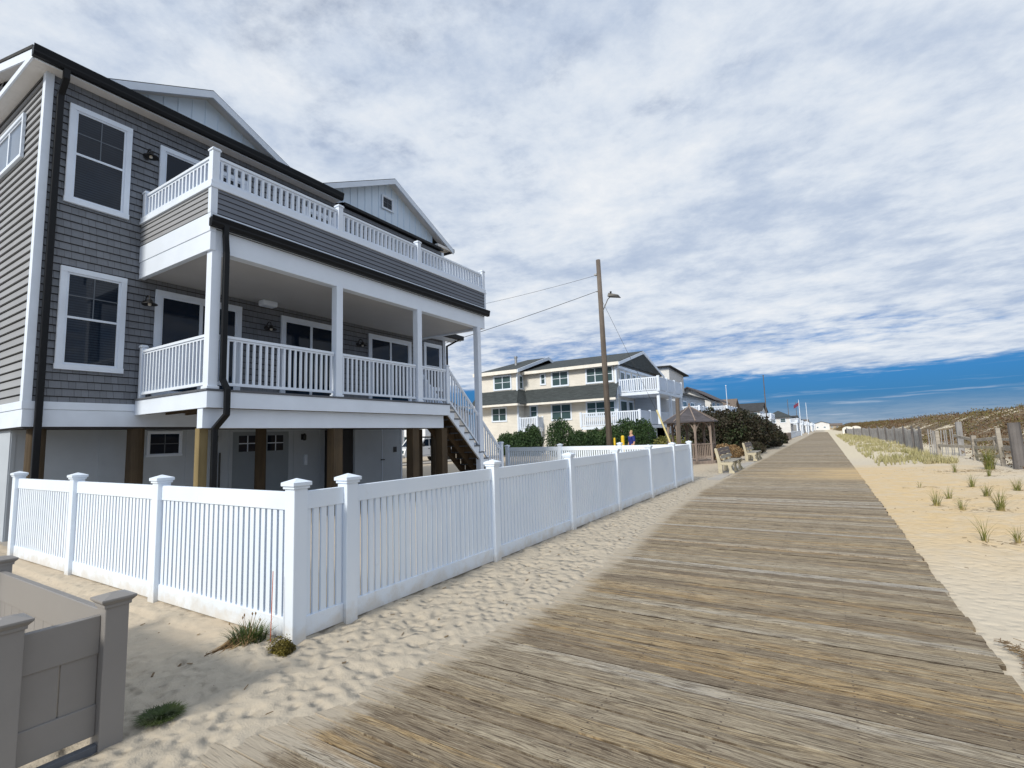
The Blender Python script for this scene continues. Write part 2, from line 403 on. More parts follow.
    g.bump(b, g.math('ADD', g.math('MULTIPLY', g2, 1.0), g.math('MULTIPLY', g.maprange(ck, .33, .40), .6)), .008, 1.0)
    return m
M['planks'] = m_planks()
def m_scrub():
    m, t, b = nt('dune_scrub_ground'); g = G(t); v = g.obj()
    n = g.noise(v, .35, 5, .6)
    t.links.new(g.mix(n, (.3,.25,.18),(.1,.09,.05)), b.inputs['Base Color']); return m
M['scrub'] = m_leaf('dune_scrub', [(.035,.042,.018),(.09,.055,.032),(.15,.09,.05),(.12,.115,.04),(.20,.16,.09)], .25, .8, 1.1)
M['evergreen'] = m_leaf('evergreen_leaf', [(.009,.024,.011),(.025,.055,.020),(.06,.10,.032)], 1.1)
M['bush'] = m_leaf('dark_bush_leaf', [(.008,.013,.008),(.018,.026,.012),(.034,.024,.016),(.032,.055,.02)], .55)
M['olive'] = m_leaf('olive_leaf', [(.04,.05,.015),(.12,.13,.035),(.22,.20,.06)], 2)
M['grass'] = m_leaf('beach_grass', [(.07,.10,.025),(.16,.17,.05),(.36,.29,.14)], 3)
M['drygrass'] = m_leaf('dry_grass', [(.12,.07,.035),(.22,.14,.07),(.33,.25,.14)], 5)
M['darkgrass'] = m_leaf('dark_green_blades', [(.02,.035,.012),(.05,.08,.02),(.10,.13,.035)], 8)
M['moss'] = m_leaf('mossy_turf', [(.05,.04,.015),(.12,.10,.02),(.19,.16,.03)], 14)
M['wrack'] = m_leaf('dry_wrack', [(.06,.04,.025),(.16,.11,.06),(.28,.21,.12)], 10)
M['palegrass'] = m_leaf('pale_dune_grass', [(.17,.18,.06),(.34,.32,.16),(.50,.45,.29)], .8, .7, 3)

# ------------------------------------------------------------------ camera (solved from the picture's vanishing points)
F, PI_, RO, YA = 498.62, R(6.111), R(-1.8066), R(-31.802)
CZ = 1.6
fw = Vector((math.sin(YA)*math.cos(PI_), math.cos(YA)*math.cos(PI_), math.sin(PI_)))
rt = Vector((math.cos(YA), -math.sin(YA), 0)); up = rt.cross(fw)
r_ = rt*math.cos(RO)+up*math.sin(RO); u_ = -rt*math.sin(RO)+up*math.cos(RO)
cam_d = bpy.data.cameras.new('camera'); cam = bpy.data.objects.new('camera', cam_d); COL.objects.link(cam)
cam_d.sensor_width = 36; cam_d.lens = F/1024*36; cam_d.clip_end = 20000; cam_d.clip_start = .05
cam.matrix_world = Matrix(((r_.x,u_.x,-fw.x,0),(r_.y,u_.y,-fw.y,0),(r_.z,u_.z,-fw.z,CZ),(0,0,0,1)))
scene.camera = cam

# ------------------------------------------------------------------ light
SUN_EL, SUN_AZ = R(36), R(183.5)        # azimuth from +Y, clockwise: just west of south (-Y)
sd = Vector((math.sin(SUN_AZ)*math.cos(SUN_EL), math.cos(SUN_AZ)*math.cos(SUN_EL), math.sin(SUN_EL)))
sl = bpy.data.lights.new('sun', 'SUN'); sl.energy = 3.3; sl.angle = R(9.0); sl.color = (1.0,.93,.81)
so = bpy.data.objects.new('sun', sl); COL.objects.link(so); so.rotation_euler = (-sd).to_track_quat('-Z','Y').to_euler(); so.location = (0,-20,40)
w = bpy.data.worlds.new('World'); scene.world = w; w.use_nodes = True
t = w.node_tree; t.nodes.clear(); g = G(t)
out = t.nodes.new('ShaderNodeOutputWorld')
sky = g.n('ShaderNodeTexSky', sky_type='NISHITA', sun_disc=False); sky.sun_elevation = SUN_EL; sky.sun_rotation = SUN_AZ
sky.air_density = 1.0; sky.dust_density = .3; sky.ozone_density = 2.5
bg1 = t.nodes.new('ShaderNodeBackground'); bg1.inputs[1].default_value = .10
d = g.n('ShaderNodeTexCoord').outputs['Generated']
dx, dy, dz = g.sep(d)
# deepen the blue: more so close to the horizon (the picture's sky is a saturated blue there)
hz = g.maprange(dz, .0, .16)
tint = g.mix(hz, (.06,.185,.45), (.10,.36,.68))
skyc = g.mix(1., sky.outputs[0], tint, 'MULTIPLY'); t.links.new(skyc, bg1.inputs[0])
zz = g.math('ADD', g.math('MAXIMUM', dz, .0), .07)
px = g.math('DIVIDE', dx, zz); py = g.math('DIVIDE', dy, zz)
p = g.comb(px, py, 0)
A = g.noise(g.scale(p, (.42,.42,1), (3.1,1.7,0)), 1, 4, .5)                                   # broad banks
Bn = g.noise(g.scale(p, (2.1,2.9,1), (0,.4,0), (0,0,R(28))), 1.6, 8, .60, .15)                # rippled flakes
Cn = g.noise(g.scale(p, (1.6,1.5,1), (7,2,0), (0,0,R(-15))), 2.6, 9, .64, .1)
el = g.math('ADD', g.maprange(dz, .070, .125, -.36, .36), g.math('MULTIPLY', g.math('MULTIPLY', g.maprange(dz, .118, .15), g.maprange(dz, .225, .17)), -.19))
el = g.math('ADD', el, g.maprange(dz, .3, .6, 0, -.10))
side = g.math('MULTIPLY', g.maprange(px, .5, 3.5, 0, 1), -.05)
s = g.math('ADD', g.math('ADD', g.math('MULTIPLY', A, .6), g.math('MULTIPLY', Bn, .55)), g.math('ADD', el, side))
s = g.math('ADD', s, g.math('MULTIPLY', Cn, .30))
cov = g.maprange(s, .60, .98)
# thin streaks over the horizon
St = g.noise(g.comb(g.math('MULTIPLY', g.math('ARCTAN2', dx, dy), 2.2), g.math('MULTIPLY', dz, 46), 3.3), 1.6, 6, .6, .2)
lowm = g.math('MULTIPLY', g.maprange(dz, .11, .03), g.maprange(dz, -.01, .012))
streak = g.math('MULTIPLY', g.maprange(St, .52, .72, 0, .62), lowm)
hazy = g.math('MULTIPLY', g.maprange(dz, .06, .0), .38)
cov = g.math('MAXIMUM', cov, g.math('MAXIMUM', streak, hazy))
# light and dark of the clouds
Dn = g.noise(g.scale(p, (.8,1.1,1), (2,9,0), (0,0,R(20))), 1.1, 8, .6, .3)
sh = g.math('ADD', g.math('MULTIPLY', Cn, .55), g.math('MULTIPLY', Dn, .6))
sh = g.math('ADD', sh, g.math('MULTIPLY', Bn, .12))
cc = g.ramp(sh, [(.44,(.46,.56,.74)),(.55,(.58,.67,.82)),(.66,(.76,.83,.93)),(.80,(.93,.96,1.0))])
bg2 = t.nodes.new('ShaderNodeBackground'); bg2.inputs[1].default_value = .84; t.links.new(cc, bg2.inputs[0])
ms = t.nodes.new('ShaderNodeMixShader'); g.put(ms.inputs[0], cov); t.links.new(bg1.outputs[0], ms.inputs[1]); t.links.new(bg2.outputs[0], ms.inputs[2])
t.links.new(ms.outputs[0], out.inputs[0])
scene.view_settings.view_transform = 'Standard'; scene.view_settings.look = 'None'
scene.view_settings.exposure = 0.14; scene.view_settings.gamma = 1

# ------------------------------------------------------------------ ground
def sstep(a, b, x):
    t = max(0, min(1, (x-a)/(b-a))); return t*t*(3-2*t)
def N(x, y, z=0): return noise.noise(Vector((x, y, z)))
def left_edge(Y):
    pts = [(-3,-2.85),(1.5,-2.75),(2.2,-2.58),(4.5,-2.32),(7,-2.45),(10,-2.75),(14.5,-3.06),(18,-3.3),(400,-3.3)]
    for (a,b),(c,d) in zip(pts, pts[1:]):
        if Y <= c: return b+(d-b)*max(0,(Y-a))/(c-a)
    return -3.3
def ground_z(x, y):
    z = -.035
    le = left_edge(y)
    if x < .9:
        dl = le - x
        if dl > -1.0 and x > -60:
            z = -.035 + .052*sstep(-.30, .40, dl) + .010*N(x*3, y*3)*sstep(-.3,.3,dl) + .012*N(x*9,y*9,4)*sstep(-.3,.1,dl)
        # footprints along the strip by the fence
        rough = sstep(-.05,.30,dl) * (1-.75*sstep(-4.3,-5.6,x)*1) * (1-sstep(25,40,y))
        f = noise.fractal(Vector((x*3.4, y*3.4, 2)), 1.0, 2.0, 3)
        f2 = noise.cell_vector(Vector((x*3.1, y*3.1, 0)))
        vd = noise.voronoi(Vector((x*7.6+.9*N(x*4,y*4,1), y*7.6+.7*N(x*3,y*3,6), 0)))[0][0]; vd2 = noise.voronoi(Vector((x*12+.5*N(x*7,y*7,1), y*12, 3)))[0][0]
        z += rough*(.020*f + .008*N(x*13,y*13,5) - (.010+.016*sstep(-.2,.3,N(x*1.7,y*1.7,8)))*max(0,1-vd/.52) - .013*max(0,1-vd2/.5) + .009)
        if x < -3.9: z += -.03*sstep(-4.0,-5.5,x)*(1 if y < 2.4 else 0)
        if y < 2.55 and x < -3: z += .06*math.exp(-((x+3.85)**2+(y-2.36)**2)/.09)
    else:
        r = sstep(.9, 1.6, x)
        z = -.03 + r*(.03*noise.fractal(Vector((x*1.3, y*1.3, 7)), 1, 2, 4) + .02*N(x*6,y*6,3))
        z += .10*sstep(1.6,4.5,x)*(1-sstep(60,120,y))
        if y > 24: z += sstep(1.3,2.6,x)*sstep(24,34,y)*(.10+.16*max(0,noise.fractal(Vector((x*.8,y*.35,1)),1,2,3)))
        ridge = sstep(5.0, 13.5, x + .8*N(y*.08, 3.3))
        h = 2.15 + .45*N(x*.07, y*.05, 9) + .25*N(x*.3,y*.22,4)
        z += ridge*h*(1-sstep(24, 42, x)) - 1.6*sstep(30, 60, x)
        z += .3*ridge*N(x*.5,y*.4,8)
    return z
def axis_lines(lo, hi, a, b, fine, grow=1.12, mx=40):
    c = list(np.arange(a, b+1e-6, fine))
    s = fine; x = b
    while x < hi: s = min(s*grow, mx); x += s; c.append(x)
    s = fine; x = a; pre = []
    while x > lo: s = min(s*grow, mx); x -= s; pre.append(x)
    return pre[::-1] + c
gx_ = axis_lines(-1200, 300, -4.9, -1.9, .032, 1.06)
gx_ = [x for x in gx_ if x <= -1.9] + [-1.6,-1.2,-.8,-.4,0,.4,.7,.84,.9,1.0,1.12] + axis_lines(1.2, 300, 1.2, 5.5, .09, 1.07)
gx_ = sorted(set(round(float(q),4) for q in gx_))
gy_ = axis_lines(-60, 3000, .6, 6.0, .034, 1.018)
gv = []; gf = []
nx, ny = len(gx_), len(gy_)
for yy_ in gy_:
    for xx_ in gx_: gv.append((xx_, yy_, ground_z(xx_, yy_)))
for j in range(ny-1):
    for i in range(nx-1): gf.append((j*nx+i, j*nx+i+1, (j+1)*nx+i+1, (j+1)*nx+i))
mb = MB(); mb.v = gv; mb.f = gf
o = mb.build('ground', M['sand'], smooth=True, fix=False); tag(o, kind='structure')
mb = MB(); mb.quad((62,-500,-1.25),(9000,-500,-1.25),(9000,9000,-1.25),(62,9000,-1.25)); sea = plain('sea_water', (.02,.06,.09), .15, .3, .02)
tag(mb.build('water', sea), kind='structure')
mb = MB(); mb.quad((-33,-60,.012),(-24.0,-60,.012),(-24.0,400,.012),(-33,400,.012)); tag(mb.build('road', M['asphalt']), kind='structure')
mb = MB(); mb.box(-24.0,-23.8,-60,400,-.1,.12); mb.box(-23.8,-22.6,-60,400,-.1,.10); tag(mb.build('pavement', M['concrete'], bevel=.01), kind='structure')
mb = MB(); mb.quad((-22.6,-6,.02),(-12.2,-6,.02),(-12.2,16.6,.02),(-22.6,16.6,.02)); mb.quad((-12.2,2.8,.02),(-9.3,2.8,.02),(-9.3,16.6,.02),(-12.2,16.6,.02)); tag(mb.build('driveway', M['concrete']), kind='structure')

# boardwalk: every board a box, one structure
mb = MB(); r2 = random.Random(3)
k0 = int(-3/PITCH); k1 = int(210/PITCH)
for k in range(k0, k1):
    y0 = k*PITCH+.003+r2.uniform(0,.004); y1 = (k+1)*PITCH-.003-r2.uniform(0,.004)
    dz_ = r2.uniform(-.004,.002); tl = r2.uniform(-.002,.002); xe = r2.uniform(-.022,.022)
    x0, x1 = -3.05+r2.uniform(-.02,.02), .865+xe
    mb.hexa([(x0,y0,-.05),(x1,y0,-.05),(x1,y1,-.05),(x0,y1,-.05)], [(x0,y0,dz_+tl),(x1,y0,dz_-tl),(x1,y1,dz_-tl),(x0,y1,dz_+tl)])
tag(mb.build('boardwalk', M['planks'], fix=False), kind='structure')

# ------------------------------------------------------------------ white picket fences
def fence_post(h=1.245, s=.127):
    def f(x, y, z0=-.08):
        a = s/2
        m1 = MB().box(x-a,x+a,y-a,y+a,z0,h)
        c = s/2+.024; 
        m2 = MB().box(x-c+.012,x+c-.012,y-c+.012,y+c-.012,h-.012,h+.012)
        m2.box(x-c,x+c,y-c,y+c,h+.012,h+.042)
        n = len(m2.v); m2.v += [(x-c,y-c,h+.042),(x+c,y-c,h+.042),(x+c,y+c,h+.042),(x-c,y+c,h+.042),(x,y,h+.075)]
        m2.f += [(n,n+1,n+4),(n+1,n+2,n+4),(n+2,n+3,n+4),(n+3,n,n+4)]
        return m1, m2
    return f
FP = fence_post()
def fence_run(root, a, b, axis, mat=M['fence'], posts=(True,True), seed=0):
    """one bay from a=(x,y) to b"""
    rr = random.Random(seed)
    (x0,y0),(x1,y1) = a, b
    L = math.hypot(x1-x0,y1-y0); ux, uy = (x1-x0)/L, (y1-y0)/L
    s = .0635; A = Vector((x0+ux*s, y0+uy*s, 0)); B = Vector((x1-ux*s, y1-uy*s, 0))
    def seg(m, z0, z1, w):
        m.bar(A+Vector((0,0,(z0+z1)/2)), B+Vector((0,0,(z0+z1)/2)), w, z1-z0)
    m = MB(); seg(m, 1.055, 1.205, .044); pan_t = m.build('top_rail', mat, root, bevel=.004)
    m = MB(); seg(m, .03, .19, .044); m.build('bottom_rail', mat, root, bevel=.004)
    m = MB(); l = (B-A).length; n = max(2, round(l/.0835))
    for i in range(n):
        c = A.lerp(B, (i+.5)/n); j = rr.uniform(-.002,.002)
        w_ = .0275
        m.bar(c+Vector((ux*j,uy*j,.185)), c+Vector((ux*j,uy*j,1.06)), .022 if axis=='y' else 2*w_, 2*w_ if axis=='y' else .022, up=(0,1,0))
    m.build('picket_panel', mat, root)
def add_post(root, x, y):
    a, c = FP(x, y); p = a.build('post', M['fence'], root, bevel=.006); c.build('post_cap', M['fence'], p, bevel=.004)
XF = -3.765
ys = [2.62, 3.15, 5.52, 7.84, 10.1, 12.42, 14.72, 16.83]
fr = thing('picket_fence', (XF,ys[0],0), 'white vinyl picket fence running along the left of the boardwalk', 'fence')
for yv in ys: add_post(fr, XF, yv)
for i,(a,b) in enumerate(zip(ys, ys[1:])): fence_run(fr, (XF,a), (XF,b), 'y', seed=i)
fl = thing('picket_fence', (-10.75,2.62,0), 'white vinyl picket fence across the near side of the grey house, sunlit face', 'fence')
xs = [-10.75,-8.42,-6.1]
for xv in xs: add_post(fl, xv, 2.62)
for i,(a,b) in enumerate(zip(xs, xs[1:]+[XF])): fence_run(fl, (a,2.62), (b,2.62), 'x', seed=20+i)
fn = thing('picket_fence', (-10.75,16.83,0), 'white vinyl picket fence at the far side of the grey house, before the hedge', 'fence')
xs = [-10.75,-8.42,-6.1]
for xv in xs: add_post(fn, xv, 16.83)
for i,(a,b) in enumerate(zip(xs, xs[1:]+[XF])): fence_run(fn, (a,16.83), (b,16.83), 'x', seed=40+i)

# clay coloured privacy fence, bottom left
gf_ = thing('clay_fence', (-3.46,1.27,0), 'low grey clay vinyl panel fence with capped posts at the near left corner', 'fence')
def clay_post(x, y, z0, z1):
    a = .056
    m = MB().box(x-a,x+a,y-a,y+a,z0,z1); p = m.build('post', M['clay'], gf_, bevel=.005)
    m = MB(); c = .064; m.box(x-c,x+c,y-c,y+c,z1-.004,z1+.012); 
    k = len(m.v)
    # cove under the cap
    q = .064; w2 = .082
    m.hexa([(x-q,y-q,z1+.012),(x+q,y-q,z1+.012),(x+q,y+q,z1+.012),(x-q,y+q,z1+.012)], [(x-w2,y-w2,z1+.032),(x+w2,y-w2,z1+.032),(x+w2,y+w2,z1+.032),(x-w2,y+w2,z1+.032)])
    m.box(x-w2,x+w2,y-w2,y+w2,z1+.032,z1+.044)
    m.hexa([(x-w2,y-w2,z1+.044),(x+w2,y-w2,z1+.044),(x+w2,y+w2,z1+.044),(x-w2,y+w2,z1+.044)], [(x-.02,y-.02,z1+.062),(x+.02,y-.02,z1+.062),(x+.02,y+.02,z1+.062),(x-.02,y+.02,z1+.062)])
    m.build('post_cap', M['clay'], p, bevel=.002)
clay_post(-3.46,1.27,-.1,.745); clay_post(-3.46,.835,-.1,.745)
clay_post(-5.5,1.27,-.1,.745)
xq = -3.475
def clay_panel(y0, y1):
    m = MB(); m.box(xq-.02,xq+.02,y0,y1,.50,.70); m.build('top_rail', M['clay'], gf_, bevel=.004)
    m = MB(); m.box(xq-.02,xq+.02,y0,y1,.02+.06,.24); m.build('bottom_rail', M['clay'], gf_, bevel=.004)
    m = MB(); n = 2
    for i in range(n):
        a = y0+(y1-y0)*i/n; b = y0+(y1-y0)*(i+1)/n
        m.box(xq-.011,xq+.011,a+.0025,b-.0025,.23,.51)
    m.build('tongue_board', M['clay'], gf_, bevel=.003)
clay_panel(.891, 1.214)
MB().bar((-3.44,.70,.0),(-3.44,1.215,.0),.045,.09).build('kick_board', M['tread'], gf_, bevel=.004)
m = MB(); m.box(-5.444,-3.516,1.25,1.29,.50,.70); m.build('top_rail', M['clay'], gf_, bevel=.004)
m = MB(); m.box(-5.444,-3.516,1.25,1.29,.02,.24); m.build('bottom_rail', M['clay'], gf_, bevel=.004)
m = MB(); n = 12
for i in range(n):
    a = -5.444+1.928*i/n; m.box(a+.002,a+1.928/n-.002,1.259,1.281,.23,.51)
m.build('tongue_board', M['clay'], gf_, bevel=.003)

# ------------------------------------------------------------------ grey beach house
XW, YS, YN, XB = -11.8, 2.87, 14.3, -21.5
H = thing('beach_house', (XW,YS,0), 'large grey shingled house with white trim, covered porch and roof deck on timber piles', 'house')
def course_wall(name, mat, ax, fixed, sgn, u0, u1, z0, z1, h, dpt, parent, clip=None, slot=.012):
    """lapped courses: each course leans out towards its lower edge"""
    m = MB(); k = math.floor(z0/h)
    while k*h < z1-1e-6:
        a = max(z0, k*h); b = min(z1, (k+1)*h-slot); k += 1  # open slot bares the black core to draw each lap's shadow line
        f0 = (b-a)/h
        uu0, uu1 = (u0,u1) if clip is None else clip(a)
        if uu1 <= uu0: continue
        o0 = fixed+sgn*dpt; o1 = fixed+sgn*.002
        if ax == 'x':   # wall plane x=fixed, u=y
            m.quad((o0,uu0,a),(o0,uu1,a),(o1,uu1,b),(o1,uu0,b)); m.quad((fixed,uu0,a),(fixed,uu1,a),(o0,uu1,a),(o0,uu0,a))
        else:
            m.quad((uu0,o0,a),(uu1,o0,a),(uu1,o1,b),(uu0,o1,b)); m.quad((uu0,fixed,a),(uu1,fixed,a),(uu1,o0,a),(uu0,o0,a))
    return m.build(name, mat, parent, fix=False)
m = MB(); m.box(XB,XW-.002,YS+.002,YN,2.02,8.66); body = m.build('wall', M['core'], H)
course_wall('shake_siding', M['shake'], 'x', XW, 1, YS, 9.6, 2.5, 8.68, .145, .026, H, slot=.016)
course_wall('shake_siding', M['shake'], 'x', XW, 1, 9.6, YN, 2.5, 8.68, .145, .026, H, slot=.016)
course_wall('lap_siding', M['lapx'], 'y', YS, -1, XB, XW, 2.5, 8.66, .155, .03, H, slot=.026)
# gable end above the cornice
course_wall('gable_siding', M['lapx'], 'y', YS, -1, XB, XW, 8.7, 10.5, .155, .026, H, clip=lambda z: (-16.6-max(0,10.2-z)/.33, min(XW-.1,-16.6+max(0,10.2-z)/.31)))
MB().ext([(XB,8.66),(XW,8.66),(-16.6,10.3)], 'y', YS+.003, YN).build('wall', M['core'], H)
# corner board, water table
m = MB(); m.box(XW-.02,XW+.04,YS-.04,YS+.085,2.5,8.68); m.box(XW-.1,XW-.02,YS-.04,YS+.02,2.5,8.68); m.build('corner_board', M['trim'], H, bevel=.004)
m = MB(); m.box(XW-.02,XW+.04,YN-.1,YN+.03,2.5,8.66); m.build('corner_board', M['trim'], H, bevel=.004)
m = MB(); m.box(XW-.03,XW+.045,YS-.045,YN,2.36,2.50); m.box(XW-.03,XW+.03,YS-.03,YN,2.05,2.357)
m.box(XB,XW-.03,YS-.045,YS,2.36,2.50); m.box(XB,XW-.03,YS-.03,YS,2.05,2.357); m.build('water_table', M['trim'], H, bevel=.004)
# eave: gutter, fascia, soffit
m = MB(); m.box(XW+.002,XW+.26,2.60,9.34,8.68,8.70); m.box(XB,XW,2.60,YS-.03,8.68,8.70); m.build('soffit', M['soffit'], H)
m = MB(); m.box(XW+.26,XW+.285,2.585,9.34,8.665,8.86); m.box(XB,XW+.285,2.57,2.60,8.665,8.78); m.build('fascia', M['trim'], H, bevel=.003)
def gutter(x0, y0, y1, z0, z1, parent=H):
    m = MB(); d_ = .125
    m.ext([(x0,z0),(x0+.085,z0),(x0+.105,z0+.06),(x0+.105,z0+.09),(x0+d_,z1-.02),(x0+d_,z1),(x0+d_-.02,z1),(x0+d_-.02,z1-.03),(x0,z1-.03)], 'y', y0, y1)
    return m.build('gutter', M['black'], parent, fix=True)
gutter(XW+.287, 2.56, 9.36, 8.68, 8.88)
# roofs
def slab(m, p, q, r, s_, th=.06):
    """roof slab: four corners, thickness downwards"""
    dn = Vector((0,0,-th)); P = [Vector(a) for a in (p,q,r,s_)]
    m.hexa([a+dn for a in P], P)
m = MB(); slab(m,(-11.50,2.56,8.90),(-11.50,9.36,8.90),(-16.6,9.36,10.48),(-16.6,2.56,10.48)); slab(m,(-16.6,2.56,10.48),(-16.6,14.5,10.48),(-21.9,14.5,8.84),(-21.9,2.56,8.84)); slab(m,(-12.5,9.36,9.21),(-12.5,14.5,9.21),(-16.6,14.5,10.48),(-16.6,9.36,10.48))
m.build('roof', M['roof'], H)
m = MB(); 
for a, b in (((-11.53,8.80),(-16.6,10.37)),((-16.6,10.37),(-21.9,8.74))):
    m.hexa([(a[0],2.575,a[1]-.13),(b[0],2.575,b[1]-.13),(b[0],2.605,b[1]-.13),(a[0],2.605,a[1]-.13)],[(a[0],2.575,a[1]+.04),(b[0],2.575,b[1]+.04),(b[0],2.605,b[1]+.04),(a[0],2.605,a[1]+.04)])
m.build('rake_board', M['trim'], H, bevel=.003)
m = MB(); slab(m,(-11.5,2.605,8.78),(-11.5,YS,8.78),(-16.6,YS,10.33),(-16.6,2.605,10.33),.02); m.build('rake_soffit', M['soffit'], H)
def gable(xf, xw, ya, za, half, sl_, xr, zb, win=None, mat=M['batten'], ov=.25):
    """front gable facing +X: front of rake xf, wall xw, apex (ya, za), half width at the rake foot"""
    zf = za-sl_*half
    m = MB()
    for sg in (-1,1):
        P = [(xf,ya,za),(xf,ya+sg*half,zf),(xr,ya+sg*half,zf),(xr,ya,za)]
        slab(m,*P,th=.05)
    m.build('gable_roof', M['roof'], H)
    m = MB()
    for sg in (-1,1):
        for (x0,x1,t0,t1) in ((xf-.03,xf+.012,-.025,-.20),):
            m.hexa([(x0,ya,za+t1),(x1,ya,za+t1),(x1,ya+sg*half,zf+t1),(x0,ya+sg*half,zf+t1)],[(x0,ya,za+t0),(x1,ya,za+t0),(x1,ya+sg*half,zf+t0),(x0,ya+sg*half,zf+t0)])
    m.build('rake_board', M['trim'], H)
    m = MB()
    for sg in (-1,1):
        slab(m,(xf-.03,ya,za-.10),(xf-.03,ya+sg*half,zf-.10),(xw-.02,ya+sg*half,zf-.10),(xw-.02,ya,za-.10),th=.03)
    m.build('rake_soffit', M['soffit'], H)
    hw = half-ov
    m = MB(); m.ext([(ya-hw,zb),(ya+hw,zb),(ya+hw,za-sl_*hw-.12),(ya,za-.12),(ya-hw,za-sl_*hw-.12)], 'x', xw-3, xw); m.build('gable_wall', mat, H)
    m = MB(); n = int(hw*2/.30)
    for i in range(n+1):
        yb = ya-hw+.02+(2*hw-.04)*i/n; zt = za-sl_*abs(yb-ya)-.15
        if zt > zb+.05: MB().box(xw,xw+.018,yb-.016,yb+.016,zb,zt).build('batten', mat, H)
gable(-12.27,-12.6,6.05,10.47,2.75,.48,-16.4,8.9)
gable(-12.0,-12.32,12.03,10.72,3.2,.49,-17.2,8.86, ov=.92)
# eave return on the right of the second gable, with its own gutter
m = MB(); m.box(-12.9,-12.02,14.3,15.2,9.02,9.12); m.build('soffit', M['soffit'], H)
MB().box(-13.4,-12.0,15.18,15.30,9.02,9.17).build('gutter', M['black'], H, bevel=.01)
m = MB(); m.tube((-12.1,15.15,9.0),(-12.25,14.5,8.72),.045); m.tube((-12.25,14.5,8.72),(-12.25,14.4,6.0),.045); m.build('downspout', M['black'], H)
MB().box(XW-.05,XW+.13,9.6,14.1,8.70,8.80).build('gutter', M['black'], H, bevel=.01)
m = MB(); slab(m,(XW+.05,9.6,8.81),(XW+.05,14.3,8.81),(-12.32,14.3,8.93),(-12.32,9.6,8.93),.08); m.build('roof', M['roof'], H)

def window(parent, ax, fixed, sgn, u0, u1, z0, z1, tr=.10, mull=None, sash=True, lites=None, name='window', glass=None, depth=.05, frame_mat=None):
    """framed window: ax 'x' plane x=fixed (u=y), 'y' plane y=fixed (u=x)"""
    fm = frame_mat or M['trim']
    def bx(m, a, b, c, d_, o0, o1):
        p0, p1 = fixed+sgn*o0, fixed+sgn*o1
        if ax == 'x': m.box(p0,p1,a,b,c,d_)
        else: m.box(a,b,p0,p1,c,d_)
    m = MB()
    bx(m,u0,u0+tr,z0+tr,z1-tr,0,depth); bx(m,u1-tr,u1,z0+tr,z1-tr,0,depth); bx(m,u0,u1,z1-tr,z1,0,depth+.003); bx(m,u0-.01,u1+.01,z0,z0+tr,0,depth+.006)
    fo = m.build('frame', fm, parent, bevel=.003 if tr > .06 else 0) if name is None else m.build(name, fm, parent, bevel=.003 if tr>.06 else 0)
    m = MB(); s_ = .035 if tr > .06 else .02
    n = 1 if mull is None else mull
    W = (u1-u0-2*tr); 
    for i in range(n):
        a = u0+tr+W*i/n; b = u0+tr+W*(i+1)/n
        bx(m,a,a+s_,z0+tr,z1-tr,.005,depth*.6); bx(m,b-s_,b,z0+tr,z1-tr,.005,depth*.6)
        bx(m,a+s_,b-s_,z1-tr-s_,z1-tr,.005,depth*.6); bx(m,a+s_,b-s_,z0+tr,z0+tr+s_,.005,depth*.6)
        if sash: zm = (z0+z1)/2+.02; bx(m,a+s_,b-s_,zm-.02,zm+.02,.005,depth*.62)
        if lites:
            m.build('sash', fm, fo); m = MB()
            cx_ = (a+b)/2; zlo = (z0+z1)/2+.04 if sash else z0+tr+s_; zhi = z1-tr-s_
            bx(m,cx_-.009,cx_+.009,zlo,zhi,.006,.022)
            if lites > 1: zz_ = (zlo+zhi)/2; bx(m,a+s_,cx_-.009,zz_-.009,zz_+.009,.006,.022); bx(m,cx_+.009,b-s_,zz_-.009,zz_+.009,.006,.022)
    m.build('muntin_bars' if lites else 'sash', M['muntin'] if lites else fm, fo)
    m = MB(); bx(m,u0+tr,u1-tr,z0+tr,z1-tr,.0,.012); m.build('pane', glass or M['glass'], fo)
    return fo
sd_ = XW+.024
window(H,'x',-12.30,1,11.68,12.22,9.60,10.10,tr=.05,sash=False,lites=2,depth=.03)
window(H,'x',sd_,1,3.20,4.22,6.28,8.25, lites=2, glass=M['blind'])
window(H,'x',sd_,1,3.22,4.26,3.10,5.04, lites=2, glass=M['blind'])
window(H,'x',sd_,1,4.74,6.7,6.1,8.17, mull=2, sash=False)
window(H,'x',sd_,1,8.3,9.3,6.9,8.17)
window(H,'x',sd_,1,13.12,14.08,3.35,5.05)
window(H,'y',YS-.026,-1,-15.5,-12.80,7.32,8.24, tr=.07, mull=3, sash=False, glass=m_glass('sky_glass',(.10,.13,.18)))
window(H,'y',YS-.026,-1,-17.9,-16.6,3.4,5.0, mull=1)
for a,b in ((4.78,6.62),(7.66,9.48),(10.60,12.48)):
    window(H,'x',sd_,1,a,b,2.66,4.95, tr=.115, mull=2, sash=False, name='sliding_door')
# gooseneck wall lamps
def wall_lamp(y, z, x=XW+.02):
    m = MB(); m.tube((x,y,z),(x+.02,y,z),.055); 
    pts = [(x+.02,y,z),(x+.05,y,z+.10),(x+.12,y,z+.14),(x+.19,y,z+.11),(x+.22,y,z+.03)]
    for a,b in zip(pts,pts[1:]): m.tube(a,b,.012)
    l = m.build('wall_lamp', M['blackm'], H, smooth=False)
    m = MB(); m.lathe((x+.22,y,z-.06),[(.02,.10),(.045,.09),(.055,.04),(.14,.0),(.14,-.012),(.12,-.004),(.04,.03),(.01,.04)][::-1],20); m.build('lamp_shade', M['blackm'], l, smooth=True)
    m = MB(); m.lathe((x+.22,y,z-.10),[(.01,0),(.03,.015),(.03,.05),(.015,.07)],12); m.build('bulb', M['creamt'], l, smooth=True)
wall_lamp(4.50,7.78); wall_lamp(4.60,4.62); wall_lamp(7.27,4.55); wall_lamp(10.2,4.55)
